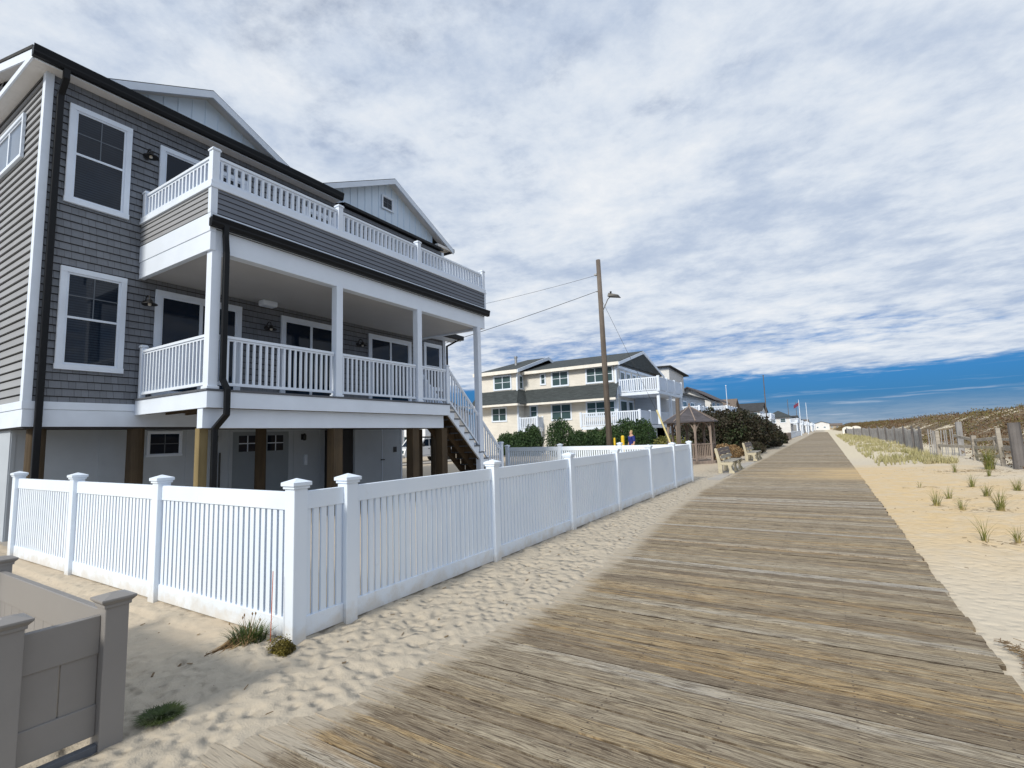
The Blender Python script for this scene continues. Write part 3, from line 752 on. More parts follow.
# ---- ground storey
XG = -12.7
m = MB(); m.box(-21.3,XG,2.93,10.2,-.05,2.04); m.build('ground_floor_wall', M['ground_wall'], H)
m = MB()
for yv in (2.98,4.3,5.95,6.75,8.75,9.6): MB().box(XG,XG+.012,yv-.03,yv+.03,.0,2.04).build('panel_batten', M['ground_wall'], H)
MB().box(-14.5,XW-.1,9.76,10.13,-.05,1.98).build('shaded_gap_block', M['blackm'], H)  # solid black block standing in for the shaded gap beside the closet
m = MB(); m.box(-14.5,XW-.02,10.14,12.08,-.05,1.98); m.build('storage_closet', M['ground_wall'], H, bevel=.006)
m = MB(); m.box(XW-.02,XW-.008,11.20,11.22,0,1.98); m.box(XW-.02,XW-.006,12.02,12.08,0,1.98); m.build('closet_trim', M['trim'], H)
m = MB(); m.box(XW-.02,XW+.03,11.15,11.28,1.02,1.05); m.box(XW-.02,XW+.02,11.70,11.72,1.25,1.42); m.box(XW-.02,XW+.02,11.78,11.80,1.25,1.42); m.build('closet_handle', M['blackm'], H)
MB().box(XG+.0,XG+.05,9.05,9.15,1.0,1.3).build('meter_box', M['trim'], H, bevel=.01)
window(H,'x',XG+.001,1,5.12,5.83,1.42,1.99, tr=.045, sash=False, lites=2, depth=.03)
def ground_door(a, b):
    m = MB(); m.box(XG,XG+.03,a-.08,a,0,2.03); m.box(XG,XG+.03,b,b+.08,0,2.03); m.box(XG,XG+.03,a,b,1.96,2.03); d_ = m.build('door', M['ground_wall'], H)
    m = MB(); m.box(XG+.002,XG+.02,a,(a+b)/2-.01,.02,1.955); m.box(XG+.002,XG+.02,(a+b)/2+.01,b,.02,1.955); m.build('door_leaf', M['door'], d_)
    m = MB()
    for q in ((a,(a+b)/2),((a+b)/2,b)):
        u0,u1 = q[0]+.16, q[1]-.16
        MB().box(XG+.02,XG+.024,u0,u1,1.45,1.86).build('pane', M['glass'], d_)
    m = MB()
    for q in ((a,(a+b)/2),((a+b)/2,b)):
        u0,u1 = q[0]+.16, q[1]-.16; c = (u0+u1)/2
        m = MB(); m.box(XG+.024,XG+.032,c-.012,c+.012,1.45,1.86); m.box(XG+.024,XG+.030,u0,u1,1.645,1.67); m.build('muntin', M['trim'], d_)
    m = MB(); m.box(XG+.02,XG+.06,(a+b)/2+.04,(a+b)/2+.07,.95,1.12); m.build('handle', M['blackm'], d_)
ground_door(7.0,8.55)
def coach_lamp(y, z):
    m = MB(); m.box(XG,XG+.03,y-.04,y+.04,z-.08,z+.08); m.lathe((XG+.1,y,z-.1),[(.03,0),(.05,.02),(.055,.14),(.02,.2)],10); m.build('wall_lamp', M['blackm'], H)
coach_lamp(6.55,1.82); coach_lamp(9.0,1.8)
MB().tube((XG+.05,6.68,.2),(XG+.05,6.68,1.45),.02).build('hose_pipe', M['blackm'], H)
# piles
def pile(x, y, s_=.26, z1=2.04, mat='pile', rnd_=True):
    m = MB()
    if rnd_: m.tube((x,y,-.3),(x,y,z1),s_*.55,s_*.52,16); m.build('piling', M[mat], H, smooth=False)
    else: m.box(x-s_/2,x+s_/2,y-s_/2,y+s_/2,-.3,z1); m.build('piling', M[mat], H, bevel=.008)
pile(-12.05,3.12); pile(-11.95,4.62,.28); pile(-11.95,7.3,.24); pile(-12.0,13.9,.25); pile(-16.5,13.9,.25); pile(-20.8,13.9,.25); pile(-20.8,11.5,.25)
pile(-9.33,4.60,.15,1.93,'pile2',False); 
for y in (7.44,9.94,11.12): pile(-9.33,y,.24,1.93,'pile',False)
pile(-10.4,11.3,.2,1.93,'pile',False)
# ---- porch deck
YP0, YP1, XP = 4.50, 11.12, -9.0
m = MB(); m.box(XW+.05,XP+.02,YP0-.02,YP1,2.575,2.61); m.build('deck_boards', M['tread'], H)
m = MB(); m.box(XP-.045,XP,YP0,YP1,2.28,2.572); m.box(XW+.05,XP-.045,YP0,YP0+.045,2.28,2.572); m.box(XW+.05,XP-.045,YP1-.045,YP1,2.28,2.572); m.build('deck_fascia', M['white'], H, bevel=.004)
m = MB(); m.box(XP-.34,XP-.16,YP0+.02,YP1-.1,1.93,2.278); m.build('deck_beam', M['white'], H, bevel=.004)
m = MB()
for i in range(18):
    y = YP0+.2+i*.38
    if y < YP1-.1: m.box(XW+.05,XP-.36,y-.02,y+.02,2.30,2.57)
m.build('joist', M['stair'], H)
m = MB(); m.box(XW+.05,XP-.4,11.12,12.75,2.575,2.61); m.box(XW+.05,XP-1.32,11.12,12.75,2.28,2.57); m.build('rear_deck', M['white'], H)
# railing bay
def railing(a, b, z0, z1, parent=H, name='railing', bw=.038, sp=.128, rt=.075, bot=.08, slope=0):
    """a,b=(x,y); z0 deck level at a; slope rise from a to b"""
    A = Vector((a[0],a[1],z0)); B = Vector((b[0],b[1],z0+slope)); h = z1-z0
    L = (B-A).length; m = MB()
    m.bar(A+Vector((0,0,h-.025)),B+Vector((0,0,h-.025)),rt,.05); m.bar(A+Vector((0,0,h-.07)),B+Vector((0,0,h-.07)),.04,.035); m.bar(A+Vector((0,0,bot+.025)),B+Vector((0,0,bot+.025)),.045,.055)
    r = m.build(name, M['white'], parent, bevel=.003)
    m = MB(); hl = math.hypot(b[0]-a[0], b[1]-a[1]); n = max(1, round(hl/sp))
    for i in range(n):
        c = A.lerp(B,(i+.5)/n); m.box(c.x-bw/2,c.x+bw/2,c.y-bw/2,c.y+bw/2,c.z+bot+.03,c.z+h-.075)
    m.build('baluster_row', M['white'], r)
    return r
cols = [4.60,7.30,9.92,12.66]
RZ = 3.60
railing((XP-.10,cols[0]+.1),(XP-.10,cols[1]-.1),2.61,RZ); railing((XP-.10,cols[1]+.1),(XP-.10,cols[2]-.1),2.61,RZ); railing((XP-.10,cols[2]+.1),(XP-.10,11.06),2.61,RZ)
railing((XW+.16,cols[0]-.02),(XP-.2,cols[0]-.02),2.61,RZ)
def newel(x, y, z0, z1, s_=.10, parent=H):
    m = MB().box(x-s_/2,x+s_/2,y-s_/2,y+s_/2,z0,z1); c = s_/2+.018; m.box(x-c,x+c,y-c,y+c,z1,z1+.03); m.box(x-c+.012,x+c-.012,y-c+.012,y+c-.012,z1+.03,z1+.05)
    return m.build('newel_post', M['white'], parent, bevel=.004)
newel(XW+.12,cols[0]-.02,2.61,3.66); newel(XP-.10,11.12,2.35,3.68)
newel(-10.25,11.12,2.35,3.68)
for i,y in enumerate(cols):
    m = MB(); z0 = 2.61 if i < 3 else 0; s_ = .085
    m.box(XP-.10-s_,XP-.10+s_,y-s_,y+s_,z0,5.12)
    if i < 3: m.box(XP-.10-s_-.02,XP-.10+s_+.02,y-s_-.02,y+s_+.02,z0,z0+.05)
    m.build('column', M['white'], H, bevel=.005)
# porch roof beam / ceiling / roof deck parapet
Y0, Y1 = 4.47, 13.02
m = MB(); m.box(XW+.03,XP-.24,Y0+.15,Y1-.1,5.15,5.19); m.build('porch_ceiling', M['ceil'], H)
m = MB(); m.box(XP-.235,XP-.03,Y0+.04,Y1-.02,5.10,5.52); m.build('porch_beam', M['white'], H, bevel=.004)
m = MB(); m.box(XW+.03,XP-.0,Y0,Y0+.1,5.10,5.44); m.box(XW+.03,XP,Y0-.012,Y0+.1,5.443,5.78); m.build('side_beam', M['white'], H, bevel=.004); MB().box(XW+.03,XP-.24,Y1-.12,Y1-.02,5.10,5.6).build('side_beam', M['white'], H)
m = MB(); m.box(XP-.03,XP+.01,Y0+.1,Y1,5.52,5.63); m.build('gutter_board', M['white'], H)
m = MB(); m.box(XP-.03,XP+.015,Y0-.015,Y1+.01,5.70,5.78); m.box(XP-.08,XP+.018,Y0-.02,Y0+.10,5.78,6.28); m.box(XP-.08,XP+.018,Y1-.06,Y1+.02,5.78,6.28); m.build('parapet_corner_board', M['trim'], H, bevel=.004)
g1 = gutter(XP+.0, Y0-.03, Y1+.10, 5.52, 5.70)
m = MB(); m.box(XW+.03,XP-.03,Y0+.1,Y1-.03,5.50,5.9); m.build('roof_deck', M['tread'], H)
m = MB(); m.box(XP-.12,XP-.002,Y0+.02,Y1-.002,5.6,6.26); m.box(XW+.03,XP-.12,Y0+.008,Y0+.12,5.78,6.26); m.box(XW+.03,XP-.12,Y1-.12,Y1-.002,5.6,6.26); m.build('parapet_wall', M['core'], H)
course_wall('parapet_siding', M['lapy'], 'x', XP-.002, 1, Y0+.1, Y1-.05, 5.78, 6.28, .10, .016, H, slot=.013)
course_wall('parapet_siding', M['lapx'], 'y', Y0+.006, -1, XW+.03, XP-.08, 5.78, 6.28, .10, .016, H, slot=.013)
m = MB(); m.box(XP-.16,XP+.035,Y0-.04,Y1+.04,6.26,6.30); m.box(XW+.03,XP-.16,Y0-.04,Y0+.14,6.26,6.30); m.box(XW+.03,XP-.16,Y1-.14,Y1+.04,6.26,6.30)
m.box(XP-.15,XP+.022,Y0-.025,Y1+.025,6.30,6.40); m.box(XW+.03,XP-.15,Y0-.025,Y0+.12,6.30,6.40); m.build('parapet_cap', M['white'], H, bevel=.003)
def rail2(a, b):
    return railing(a,b,6.40,6.90,bot=.02,sp=.135,bw=.05,rt=.085)
pr_ = [Y0+.06,7.30,9.92,Y1-.06]
for a,b in zip(pr_,pr_[1:]): rail2((XP-.06,a+.06),(XP-.06,b-.06))
rail2((XW+.2,Y0+.05),(XP-.12,Y0+.05)); rail2((XW+.2,Y1-.06),(XP-.12,Y1-.06))
for y in pr_: newel(XP-.06,y,6.40,6.98,.13)
newel(XW+.12,Y0+.05,6.40,6.92,.12)
# downspouts
def dspout(pts, s_=.085, name='downspout'):
    m = MB()
    for a,b in zip(pts,pts[1:]):
        a = Vector(a); b = Vector(b); d_ = (b-a).normalized(); m.bar(a-d_*.02,b+d_*.02,s_,s_*.8,up=(1,0,0) if abs(d_.z)>.5 else (0,0,1))
    return m.build(name, M['black'], H, bevel=.012)
dspout([(XW+.34,3.04,8.68),(XW+.34,3.04,8.52),(XW+.10,3.04,8.30),(XW+.10,3.04,.1)],.10)
dspout([(XP+.07,4.70,5.56),(XP+.07,4.70,5.38),(XP+.04,4.74,5.10),(XP+.04,4.74,2.78),(XP+.09,4.80,2.60),(XP+.09,4.80,2.16),(XP-.09,4.70,1.92),(XP-.09,4.70,.05)],.095)
# eave at the far corner
m = MB(); m.box(XW,XW+.42,13.05,14.75,5.26,5.30); m.box(XW+.42,XW+.45,13.05,14.75,5.25,5.42); m.build('eave', M['trim'], H)
MB().box(XW+.45,XW+.56,13.05,14.80,5.28,5.44).build('gutter', M['black'], H, bevel=.01)
m = MB(); slab(m,(XW+.5,13.05,5.45),(XW+.5,14.78,5.45),(XW,14.78,5.66),(XW,13.05,5.66),.03); m.build('eave_roof', M['roof'], H)
dspout([(XW+.5,14.6,5.3),(XW+.1,14.34,5.05),(XW+.1,14.34,2.3)],.07)
MB().box(-11.55,-11.30,6.90,7.28,5.0,5.15).build('ceiling_speaker', M['trim'], H, bevel=.04)
# stairs
nst = 13; run = (13.95-11.12)/12; rise = 2.60/nst
for i in range(1,nst):
    z = 2.60-i*rise; y = 11.12+(i-1)*run
    m = MB(); m.box(-10.18,-9.015,y-.01,y+run+.02,z-.035,z); m.build('step', M['tread'], H)
m = MB()
for i in range(1,nst):
    z = 2.60-i*rise; y = 11.12+(i-1)*run; m.box(-10.12,-9.12,y+.01,y+.03,z,z+rise-.036)
m.build('riser', M['stair'], H)
ps = [(11.12,2.57)]
for i in range(1,nst):
    z = 2.60-i*rise-.036; y = 11.12+(i-1)*run; ps += [(y+.0,z),(y+run,z)]
ps += [(13.95,-.05),(13.72,-.05),(11.12,2.28-.02)]
MB().ext(ps,'x',-9.085,-9.035).build('stringer', M['white'], H)
MB().ext(ps,'x',-10.19,-10.13).build('stringer', M['stair'], H)
m = MB()
ps2 = [(p[0],p[1]-.003) for p in ps]; MB().ext(ps2,'x',-9.14,-9.087).build('stringer', M['stair'], H)
MB().ext(ps2,'x',-9.66,-9.61).build('stringer', M['stair'], H)
for x in (-9.10,-10.16):
    railing((x,11.17),(x,13.80),2.62,3.66,slope=-2.40,sp=.125)
    newel(x,13.86,-.05,1.42,.11)
MB().box(-10.1,-9.1,13.3,13.42,-.05,.55).build('stair_brace', M['stair'], H)

# ------------------------------------------------------------------ foliage helpers
def leaf_cloud(ells, n, size, seed, up=.0, shell=.55, tri=False, lo=0.0):
    """leaf sized faces spread through lumpy ellipsoids ((cx,cy,cz),(rx,ry,rz))"""
    rg = np.random.default_rng(seed); v = []; f = []
    vol = np.array([e[1][0]*e[1][1]*e[1][2] for e in ells])**.67; vol = vol/vol.sum()
    for e, fr_ in zip(ells, vol):
        (cx,cy,cz),(rx,ry,rz) = e; k = int(n*fr_)
        d_ = rg.normal(size=(k,3)); d_ /= np.linalg.norm(d_,axis=1)[:,None]
        rad = shell+(1-shell)*rg.random(k)**.5
        for i in range(k):
            q = d_[i]; b = 1+.22*noise.noise(Vector((q[0]*2.5+cx,q[1]*2.5+cy,q[2]*2.5+seed)))+.14*noise.noise(Vector((q[0]*7+cx,q[1]*7+cy,q[2]*7)))
            P = np.array((cx+q[0]*rx*rad[i]*b, cy+q[1]*ry*rad[i]*b, cz+q[2]*rz*rad[i]*b))
            if P[2] < lo: P[2] = lo+rg.random()*.15
            a = rg.normal(size=3); a[2] += up*3; a /= np.linalg.norm(a); c = np.cross(a, rg.normal(size=3)); c /= np.linalg.norm(c)+1e-9
            s_ = size*(.6+.8*rg.random()); m_ = len(v)
            v += [tuple(P-c*s_*.35), tuple(P+a*s_*.5), tuple(P+c*s_*.35+a*s_*.15), tuple(P-a*s_*.55)]
            f.append((m_,m_+1,m_+2,m_+3))
    mb = MB(); mb.v = v; mb.f = f; return mb
def blades(x, y, z0, n, h, spread, lean, seed, wd=.006, seg=4, lo=.5):
    rr = random.Random(seed); m = MB()
    for i in range(n):
        a = rr.uniform(0,2*math.pi); r = spread*math.sqrt(rr.random()); bx_, by_ = x+r*math.cos(a), y+r*math.sin(a)
        ln = lean*rr.uniform(.2,1); hh = h*rr.uniform(lo,1); a2 = a+rr.uniform(-.7,.7); w_ = wd*rr.uniform(.6,1.2)
        sx, sy = -math.sin(a2)*w_, math.cos(a2)*w_; prev = None
        for k in range(seg+1):
            t_ = k/seg; px_ = bx_+math.cos(a2)*ln*t_**2; py_ = by_+math.sin(a2)*ln*t_**2; pz = z0+hh*(t_-.25*t_**2*ln/max(hh,.01)*.8)
            ww = (1-t_)**.7
            if k < seg: cur = [(px_-sx*ww,py_-sy*ww,pz),(px_+sx*ww,py_+sy*ww,pz)]
            else: cur = [(px_,py_,pz)]
            if prev:
                if len(cur) == 2: m.quad(prev[0],prev[1],cur[1],cur[0])
                else: m.quad(prev[0],prev[1],cur[0])
            prev = cur
    return m
def gz_(x, y): return ground_z(x, y)

# ------------------------------------------------------------------ near plants and litter
t1 = thing('beach_grass_tuft', (-3.98,2.36,0), 'dark green grass tuft with brown straw skirt in the sand by the picket fence corner', 'plant')
blades(-3.98,2.37,.05,420,.17,.12,.13,5,.0045).build('green_blades', M['darkgrass'], t1, fix=False)
mb = MB(); rr = random.Random(9)
for i in range(330):
    a = rr.uniform(-2.6,-1.2); L_ = rr.uniform(.10,.22); sx_, sy_ = -3.98+rr.uniform(-.11,.11), 2.33+rr.uniform(-.06,.05)
    ex, ey = sx_+math.cos(a)*L_*.6+rr.uniform(-.02,.02), sy_+math.sin(a)*L_; z_ = rr.uniform(.04,.12)
    mb.quad((sx_-.003,sy_,z_),(sx_+.003,sy_,z_),(ex+.003,ey,.012+rr.uniform(0,.03)),(ex-.003,ey,.012+rr.uniform(0,.03)))
mb.build('straw_skirt', M['drygrass'], t1, fix=False)
mb = MB()
for i,(dx_,dy_,h_) in enumerate(((-.16,-.05,.22),(-.05,.0,.30),(.02,.02,.32),(.06,.02,.33),(.10,.03,.28),(-.1,.02,.26))):
    mb.tube((-3.98,2.36,.05),(-3.98+dx_*1.1,2.36+dy_,h_*.85),.0028,.0015,5); mb.lathe((-3.98+dx_*1.1,2.36+dy_,h_*.85-.005),[(.002,0),(.007,.012),(.002,.024)],6)
mb.build('seed_stalk', M['drygrass'], t1, fix=False)
ms_ = leaf_cloud([((-3.63,2.44,.05),(.095,.07,.07)),((-3.67,2.38,.02),(.08,.06,.045)),((-3.57,2.37,.01),(.06,.05,.03))], 6500, .013, 4, shell=.2, lo=.0)
tag(ms_.build('moss_clump', M['moss'], fix=False, origin=(-3.63,2.42,0)), 'low mossy olive clump at the foot of the picket fence corner post', 'plant')
tag(blades(-3.45,1.53,ground_z(-3.45,1.53)+.01,900,.035,.10,.07,8,.004).build('weed_patch', M['darkgrass'], fix=False, origin=(-3.47,1.52,0)), 'flat dark green weed patch in the sand right behind the clay fence post', 'plant')
mb = MB(); mb.tube((-3.81,2.44,-.02),(-3.82,2.46,.60),.0035,.003,8); tag(mb.build('marker_stake', M['stake'], origin=(-3.81,2.44,0)), 'thin orange red marker stake leaning in front of the picket fence', 'stake')
# wrack and litter
rr = random.Random(12); mb = MB()
for i in range(420):
    t_ = rr.random(); yc = 5.1-t_*1.5+rr.gauss(0,.03); xc = .93+ .05*math.sin(t_*9)+abs(rr.gauss(0,.05))+.10*t_; a = rr.uniform(0,3.14); L_ = rr.uniform(.02,.07)
    z_ = max(0, ground_z(xc,yc))+.006+rr.uniform(0,.014)
    mb.bar((xc-math.cos(a)*L_/2,yc-math.sin(a)*L_/2,z_),(xc+math.cos(a)*L_/2,yc+math.sin(a)*L_/2,z_+rr.uniform(-.004,.008)),.004,.003)
tag(mb.build('seaweed_wrack', M['wrack'], fix=False), 'brown line of dry seaweed scraps along the right edge of the boards', 'seaweed', kind='stuff')
mb = MB()
for i in range(260):
    if i < 120: xc, yc = rr.uniform(-3.65,-2.5), rr.uniform(1.4,16)
    elif i < 160: xc, yc = rr.uniform(-6.5,-3.8), rr.uniform(1.0,2.4)
    else: xc, yc = rr.uniform(1.0,5), rr.uniform(4,24)
    a = rr.uniform(0,3.14); L_ = rr.uniform(.012,.05); z_ = ground_z(xc,yc)+.004
    mb.bar((xc-math.cos(a)*L_/2,yc-math.sin(a)*L_/2,z_),(xc+math.cos(a)*L_/2,yc+math.sin(a)*L_/2,z_+rr.uniform(0,.01)),rr.choice((.004,.012)),.004)
tag(mb.build('litter_scraps', M['wrack'], fix=False), 'small twigs and leaf scraps scattered on the sand', 'litter', kind='stuff')
mb = MB()
for i in range(46):
    xc = -1.15+rr.gauss(0,.28); yc = 1.98-(xc+1.15)*.0+rr.gauss(0,.006); s_ = rr.uniform(.003,.009)
    mb.lathe((xc,yc-.005,-.002),[(s_,0),(s_*.8,s_*.8),(s_*.3,s_*1.1)],5)
tag(mb.build('shell_fragments', M['trim'], fix=False), 'white broken shell bits caught in a joint of the boards', 'shell', kind='stuff')

# individual tufts right of the boardwalk
TP = [(3.44,21.3,.45,26,'slim pale grass sprig left of the big clump by the sand fence'),(4.46,22.2,.95,150,'largest bushy green beach grass clump near the rail fence'),
      (1.79,13.18,.42,40,'upright green grass clump nearest the boardwalk edge on the orange sand'),(2.14,14.19,.34,26,'small thin grass tuft just behind the upright clump'),
      (2.08,12.63,.34,22,'tall thin grass sprig right of the upright clump'),(2.60,12.57,.50,60,'vivid green fan of beach grass in the middle of the right sand'),
      (1.74,9.37,.40,20,'sparse wiry grass tuft nearest the camera on the right sand'),(2.08,9.45,.30,22,'sparse grass tuft at the right picture edge'),
      (3.59,15.83,.45,46,'green grass tuft right of the fan, before the rail fence'),(2.98,16.67,.40,40,'leafy grass tuft between the fan and the big clump'),
      (2.86,14.74,.35,46,'spreading low grass tuft behind the vivid fan'),(1.96,16.64,.22,10,'tiny twiggy sprig alone on the orange sand'),
      (3.9,19.6,.42,30,'grass sprig right of the sandy hollow below the clump'),(4.0,14.2,.4,30,'grass tuft at the right edge beside the big dark post')]
for i,(x,y,h_,n_,lb) in enumerate(TP):
    tag(blades(x,y,gz_(x,y)-.01,n_,h_,.03+.0006*n_,h_*.55,30+i,.006 if n_<100 else .009).build('beach_grass_tuft', M['grass'], fix=False, origin=(x,y,0)), lb, 'plant', 'grass tufts on the right sand')
    rr = random.Random(i); mb = MB()
mb = MB(); rr = random.Random(77)
for i in range(420):
    x, y = 3.9+rr.gauss(0,.55), 21.6+rr.gauss(0,.35)
    if i > 220: 
        q = rr.choice(TP); x, y = q[0]+rr.gauss(.12,.18), q[1]+rr.gauss(0,.14)
    a = rr.uniform(0,3.14); L_ = rr.uniform(.03,.12); z_ = ground_z(x,y)+.008
    mb.bar((x-math.cos(a)*L_/2,y-math.sin(a)*L_/2,z_),(x+math.cos(a)*L_/2,y+math.sin(a)*L_/2,z_),.006,.004)
tag(mb.build('dead_grass', M['wrack'], fix=False), 'dead brown grass bits lying round the tufts', 'dead grass', kind='stuff')

# pale dune grass between boardwalk and sand fence (stuff)
rg = random.Random(21); v = []; f = []
for i in range(4200):
    y = 25.5+ (rg.random()**1.6)*90; x = rg.uniform(1.7, 4.4)
    if N(x*1.0, y*.40, 2) < .05 and rg.random() < .88: continue
    z = ground_z(x,y)-.02
    for k in range(4):
        a = rg.uniform(0,6.28); L_ = rg.uniform(.12,.34)*(1.0 if y < 60 else 1.2); le_ = L_*rg.uniform(.2,.7); w_ = .010+.00035*y
        m_ = len(v); v += [(x-math.sin(a)*w_,y+math.cos(a)*w_,z),(x+math.sin(a)*w_,y-math.cos(a)*w_,z),(x+math.cos(a)*le_,y+math.sin(a)*le_,z+L_)]; f.append((m_,m_+1,m_+2))
mb = MB(); mb.v = v; mb.f = f
tag(mb.build('dune_grass', M['palegrass'], fix=False), 'pale yellow green dune grass between the boardwalk and the sand fence', 'grass', kind='stuff')
# scrub on the dune (stuff)
v = []; f = []; rg = np.random.default_rng(5)
cl = 0
while cl < 9500:
    x = 5.2+rg.random()*24; y = 12+(rg.random()**1.7)*330
    if x < 6.6 and rg.random() < .5: continue
    if noise.noise(Vector((x*.28,y*.10,5))) > .34 and rg.random() < .9: continue
    cl += 1
    z = ground_z(x,y); s_ = (.13+.15*rg.random())*(1+y/70); k = 22 if y < 60 else 10
    tall = 1.0 + (1.0 if rg.random() < .05 else 0)
    for i in range(k):
        P = np.array((x,y,z))+np.clip(rg.normal(size=3),-1.5,1.5)*(s_,s_,s_*.36)+(0,0,s_*.22); a = rg.normal(size=3); a[2] = abs(a[2])+.4; a /= np.linalg.norm(a); c = np.cross(a,rg.normal(size=3)); c /= np.linalg.norm(c)
        q = s_*.22; m_ = len(v); v += [tuple(P-c*q*.5),tuple(P+c*q*.5),tuple(P+a*q*1.5)]; f.append((m_,m_+1,m_+2))
mb = MB(); mb.v = v; mb.f = f
tag(mb.build('dune_scrub', M['scrub'], fix=False), 'brown and olive scrub covering the sand dune behind the fence', 'scrub', kind='stuff')

# ------------------------------------------------------------------ sand fence and rail fence on the right
sf_pts = [(4.05,31.8),(4.25,36.0),(4.42,41.5),(4.6,48.5),(4.68,56),(4.7,64),(4.55,73),(4.3,83),(3.9,95),(3.4,110)]
SF = thing('sand_fence', (4.05,31.8,0), 'grey slatted snow fence curving along the dune beside the boardwalk', 'fence')
rr = random.Random(31)
def slat_panel(a, b, root, h0=1.25, seed=0, sp=.075):
    A = Vector((*a,0)); B = Vector((*b,0)); L_ = (B-A).length; n = int(L_/sp); m = MB(); q = random.Random(seed)
    d_ = (B-A).normalized()
    for i in range(n):
        t_ = (i+.5)/n; c = A.lerp(B,t_); sag = .12*math.sin(math.pi*t_); z = ground_z(c.x,c.y)
        hh = h0-sag+q.uniform(-.03,.03); le_ = q.uniform(-.03,.03)
        if q.random() < .04: continue
        m.bar(c+Vector((0,0,z-.1)),c+d_*le_+Vector((q.uniform(-.02,.02),0,z+hh)),.042,.010,up=(-d_.x*0+1,0,0) if abs(d_.y)>.7 else (0,1,0))
    o_ = m.build('slat_panel', M['slat'], root, fix=False)
    m = MB()
    for zz in (.25,.62,1.0):
        m.tube(A+Vector((.01,0,ground_z(*a)+zz)),B+Vector((.01,0,ground_z(*b)+zz)),.004,.004,5)
    m.build('wire', M['wire'], o_)
for i,(a,b) in enumerate(zip(sf_pts,sf_pts[1:])): slat_panel(a,b,SF,seed=i)
for i,(x,y) in enumerate(sf_pts):
    z = ground_z(x,y); m = MB(); m.tube((x-.05,y,z-.2),(x-.05+rr.uniform(-.04,.04),y,z+1.38),.055,.05,10); m.build('post', M['postdk'], SF)
RF = thing('rail_fence', (4.3,31,0), 'weathered rail fence with slatted end panel and a thick dark near post', 'fence')
slat_panel((4.2,31.2),(5.05,30.6),RF,1.25,88)
def rpost(x, y, h_, r, mat, lean=0, sq=True):
    z = ground_z(x,y); m = MB()
    if sq: m.bar((x,y,z-.2),(x+lean,y,z+h_),r*2,r*2,up=(0,1,0))
    else: m.tube((x,y,z-.2),(x+lean,y,z+h_),r,r*.95,12)
    m.build('post', M[mat], RF, bevel=.01 if sq else 0)
rpost(4.3,29.5,1.15,.07,'rail'); rpost(5.2,30.2,1.55,.10,'slat'); rpost(5.0,26.8,.98,.075,'rail',.02); rpost(5.2,24.0,1.32,.06,'rail',-.05)
rpost(5.28,22.6,1.50,.17,'postdk',-.02,False)
for a,b in (((4.3,29.4,.50),(5.0,26.9,.52)),((5.0,26.7,.52),(5.2,24.1,.62)),((5.0,26.7,.22),(5.2,24.1,.30)),((4.9,29.6,.92),(5.03,26.8,.80)),((5.03,26.7,.80),(5.22,24.1,.98)),((5.2,24.0,.6),(5.28,22.6,.62))):
    m = MB(); m.bar((a[0],a[1],a[2]+ground_z(a[0],a[1])),(b[0],b[1],b[2]+ground_z(b[0],b[1])),.05,.12); m.build('rail', M['rail'], RF, bevel=.008)
rf2 = thing('rail_fence', (6.4,20,0), 'low second rail fence further up the dune behind the dark post', 'fence')
for x,y in ((6.3,30),(6.5,26.5),(6.7,23),(6.9,19.5)):
    z = ground_z(x,y); MB().bar((x,y,z-.2),(x,y,z+.75),.1,.1,up=(0,1,0)).build('post', M['rail'], rf2)
for a,b in (((6.3,30),(6.5,26.5)),((6.5,26.5),(6.7,23)),((6.7,23),(6.9,19.5))):
    for h_ in (.32,.62): MB().bar((*a,ground_z(*a)+h_),(*b,ground_z(*b)+h_),.05,.10).build('rail', M['rail'], rf2)

# ------------------------------------------------------------------ utility pole, wires, guard, bollards, person
UP = thing('utility_pole', (-9.44,24.6,0), 'tall weathered wooden utility pole with a street light arm', 'pole')
MB().tube((-9.44,24.6,-.3),(-9.57,24.6,10.93),.165,.115,16).build('pole_shaft', M['pole'], UP, smooth=True)
m = MB(); m.tube((-9.50,24.6,8.0),(-9.05,24.35,8.62),.025); m.tube((-9.05,24.35,8.62),(-8.85,24.3,8.75),.025); la = m.build('lamp_arm', M['steel'], UP)
m = MB(); m.hexa([(-9.0,24.15,8.72),(-8.35,24.15,8.58),(-8.35,24.45,8.58),(-9.0,24.45,8.72)],[(-8.95,24.2,8.92),(-8.45,24.22,8.74),(-8.45,24.38,8.74),(-8.95,24.4,8.92)]); m.tube((-8.85,24.3,8.9),(-8.85,24.3,9.0),.05); m.build('lamp_head', M['blackm'], UP, bevel=.02)
m = MB(); m.lathe((-9.62,24.6,9.15),[(.03,0),(.06,.03),(.03,.07),(.06,.10),(.02,.14)],10); m.tube((-9.75,24.6,9.2),(-9.5,24.6,9.2),.02); m.box(-9.8,-9.66,24.5,24.7,10.1,10.18); m.build('insulator', M['steel'], UP)
def wire(name, a, b, sag, label, r=.009, n=20):
    m = MB(); A = Vector(a); B = Vector(b); pts = []
    for i in range(n+1):
        t_ = i/n; p_ = A.lerp(B,t_); p_.z -= sag*4*t_*(1-t_); pts.append(p_)
    for p_,q_ in zip(pts,pts[1:]): m.tube(p_,q_,r,r,6,caps=False)
    return tag(m.build(name, M['wire'], fix=False), label, 'cable')
wire('overhead_cable', (-9.60,24.6,10.12), (-30.5,26.5,10.9), .4, 'upper thin overhead cable from the pole to the left behind the house')
wire('overhead_cable', (-9.60,24.6,9.25), (-19.2,14.4,4.4), .15, 'lower thicker service cable from the pole down to the grey house', .013)
wire('guy_wire', (-9.45,24.6,8.65), (-6.85,24.6,2.45), .0, 'thin guy wire slanting down to the right from the wooden pole', .008, 4)
